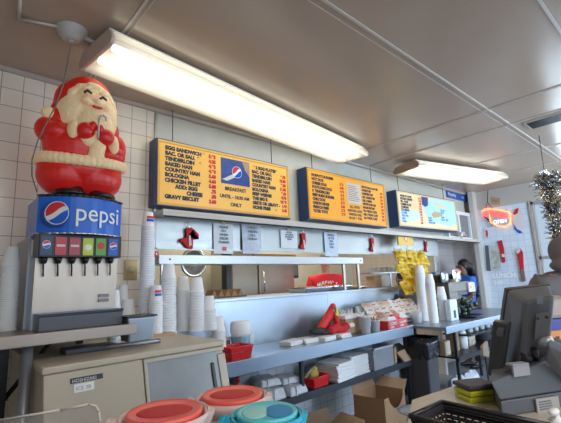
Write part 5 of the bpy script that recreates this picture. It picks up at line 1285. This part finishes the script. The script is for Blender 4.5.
MB().box(.14, .24, -.010, -.004, .0, .044).build('paper_label', mat('label_paper', (.42, .40, .38), .6), rg_)
z = MB()
for i in range(4): z.box(.15, .15 + random.uniform(.05, .07), -.0115, -.010, .008 + i * .008, .011 + i * .008)
z.build('label_print', GREYPL, rg_)
mn = thing('register_monitor', 'dark register monitor seen from behind, on a pivoting arm', 'monitor', at(525, 378, D=1.45))
def PD(px_, py_, D): return at(px_, py_, D=D) - mn.location
def quad8(F_, B_): return [PD(*p) for p in F_] + [PD(*p) for p in B_]
Fq = [(494, 376, 1.58), (545, 366, 1.52), (550, 284, 1.50), (507, 289.5, 1.57)]
Bq = [(519, 362, 1.42), (550, 345, 1.37), (555, 296, 1.36), (524, 301, 1.41)]
MB().hexa([PD(*p) for p in Fq], [PD(*p) for p in Bq]).build('back_shell', REGM, mn, bevel=.012)
Gq = [(491, 377, 1.60), (543, 367, 1.55), (548, 283, 1.54), (504, 287.5, 1.60)]
MB().hexa([PD(*p) for p in Gq], [PD(*(p[0], p[1], p[2] + .002)) for p in Fq]).build('screen_bezel', mat('bezel_dark', (.04, .04, .05), .35), mn, bevel=.003)
MB().hexa([PD(x, y, d + .003) for x, y, d in [(534, 341, 1.39), (549, 336, 1.36), (552, 311, 1.355), (536, 314, 1.385)]], [PD(x, y, d) for x, y, d in [(534, 341, 1.375), (549, 336, 1.345), (552, 311, 1.34), (536, 314, 1.37)]]).build('mount_plate', GREYPL, mn, bevel=.002)
for q_ in ((538, 318.5), (547, 317)): MB().ell(PD(q_[0], q_[1], 1.35), .005, 8, 6).build('screw', BLACK, mn)
MB().hexa([PD(x, y, 1.365) for x, y in [(537, 304), (543, 303.5), (543, 294.5), (537, 295)]], [PD(x, y, 1.355) for x, y in [(537, 304), (543, 303.5), (543, 294.5), (537, 295)]]).build('rating_label', mat('label_dim', (.10, .11, .13), .5), mn)
MB().tube([PD(540, 343, 1.36), PD(552, 341, 1.33)], .017, 12).build('pivot', mat('pivot_grey', (.40, .43, .48), .3, .5), mn)
MB().hexa([PD(545, 352, 1.36), PD(575, 372, 1.38), PD(575, 392, 1.38), PD(545, 362, 1.36)], [PD(549, 338, 1.30), PD(580, 352, 1.30), PD(580, 362, 1.30), PD(548, 346, 1.30)]).build('arm', mat('arm_grey', (.16, .17, .20), .35), mn, bevel=.006)
MB().tube([PD(528, 352, 1.42), PD(522, 366, 1.45), PD(524, 378, 1.46)], .028, 12).build('neck', BLACK, mn)
MB().tube([PD(534, 350, 1.38), PD(537, 360, 1.42), PD(536, 372, 1.44)], .012, 8).build('cable_bundle', BLACK, mn)
cr_ = thing('card_reader', 'black box clipped to the left side of the register monitor', 'card reader', at(498, 376, D=1.50))
def PC(px_, py_, D): return at(px_, py_, D=D) - cr_.location
MB().hexa([PC(487, 372, 1.56), PC(504, 376, 1.50), PC(512, 321, 1.47), PC(495, 319, 1.54)], [PC(487, 375, 1.50), PC(501, 380, 1.44), PC(508, 324, 1.42), PC(493, 321, 1.48)]).build('reader_case', mat('reader_black', (.045, .047, .055), .35), cr_, bevel=.005)
MB().hexa([PC(490, 335, 1.505), PC(503, 337, 1.445), PC(504, 328, 1.44), PC(492, 326, 1.50)], [PC(490, 335, 1.495), PC(503, 337, 1.435), PC(504, 328, 1.43), PC(492, 326, 1.49)]).build('face_plate', GREYPL, cr_)
# cream item left of register
tg = thing('cream_tag', 'cream card poking out behind the card reader', 'card', at(486, 350, D=1.75))
MB().hexa([(-.035, 0, -.02), (.03, 0, -.035), (.03, .01, -.035), (-.035, .01, -.02)], [(-.03, 0, .02), (.03, 0, .035), (.03, .01, .035), (-.03, .01, .02)]).build('card', mat('cream_card', (.62, .52, .42), .6), tg)
MB().box(-.005, .005, .002, .008, FZ - tg.location.z, -.02).build('clip_stem', DARK, tg)
# white cap of a bottle lower right
wb = thing('white_dispenser_cap', 'small white spout cap at the bottom right corner', 'cap', (at(556, 418, D=1.15).x, at(556, 418, D=1.15).y, FZ))
hq = at(556, 411, D=1.15).z - FZ
MB().lathe([(.022, 0), (.022, hq * .6), (.010, hq * .75), (.010, hq)], n=16).build('bottle', WHITE, wb)
MB().ell((-.012, 0, hq), (.026, .014, .010), 12, 6).build('spout', WHITE, wb)
# display box past the monitor
ds = thing('blue_display_box', 'dark blue display box with orange lettering right of the monitor', 'display box', (0, 0, 0))
P0 = at(549, 340, D=2.1); P1 = at(580, 340, D=2.15); zA = at(555, 320, D=2.1).z; zB = at(555, 300, D=2.1).z
ds.location = (P0.x, P0.y, 0); ds.rotation_euler.z = math.atan2(P1.y - P0.y, P1.x - P0.x)
MB().box(0, .42, 0, .3, 0, zA).build('case', mat('display_blue', (.03, .035, .30), .4), ds, bevel=.005)
MB().box(.0, .42, .0, .3, zA, zB).build('tan_top', mat('tan_top', (.45, .36, .30), .6), ds, bevel=.02)
zC = at(555, 331, D=2.1).z
MB().box(-.004, .42, -.012, -.001, zC - .20, zC - .0).build('orange_band', mat('orange_band2', (.80, .28, .05), .5), ds)
MB().text('HI', .13, lambda u, v, w: (.03 + u, -.016, zC - .12 + v), bold=.003).build('lettering', INK, ds)
# floor under customer side is plain
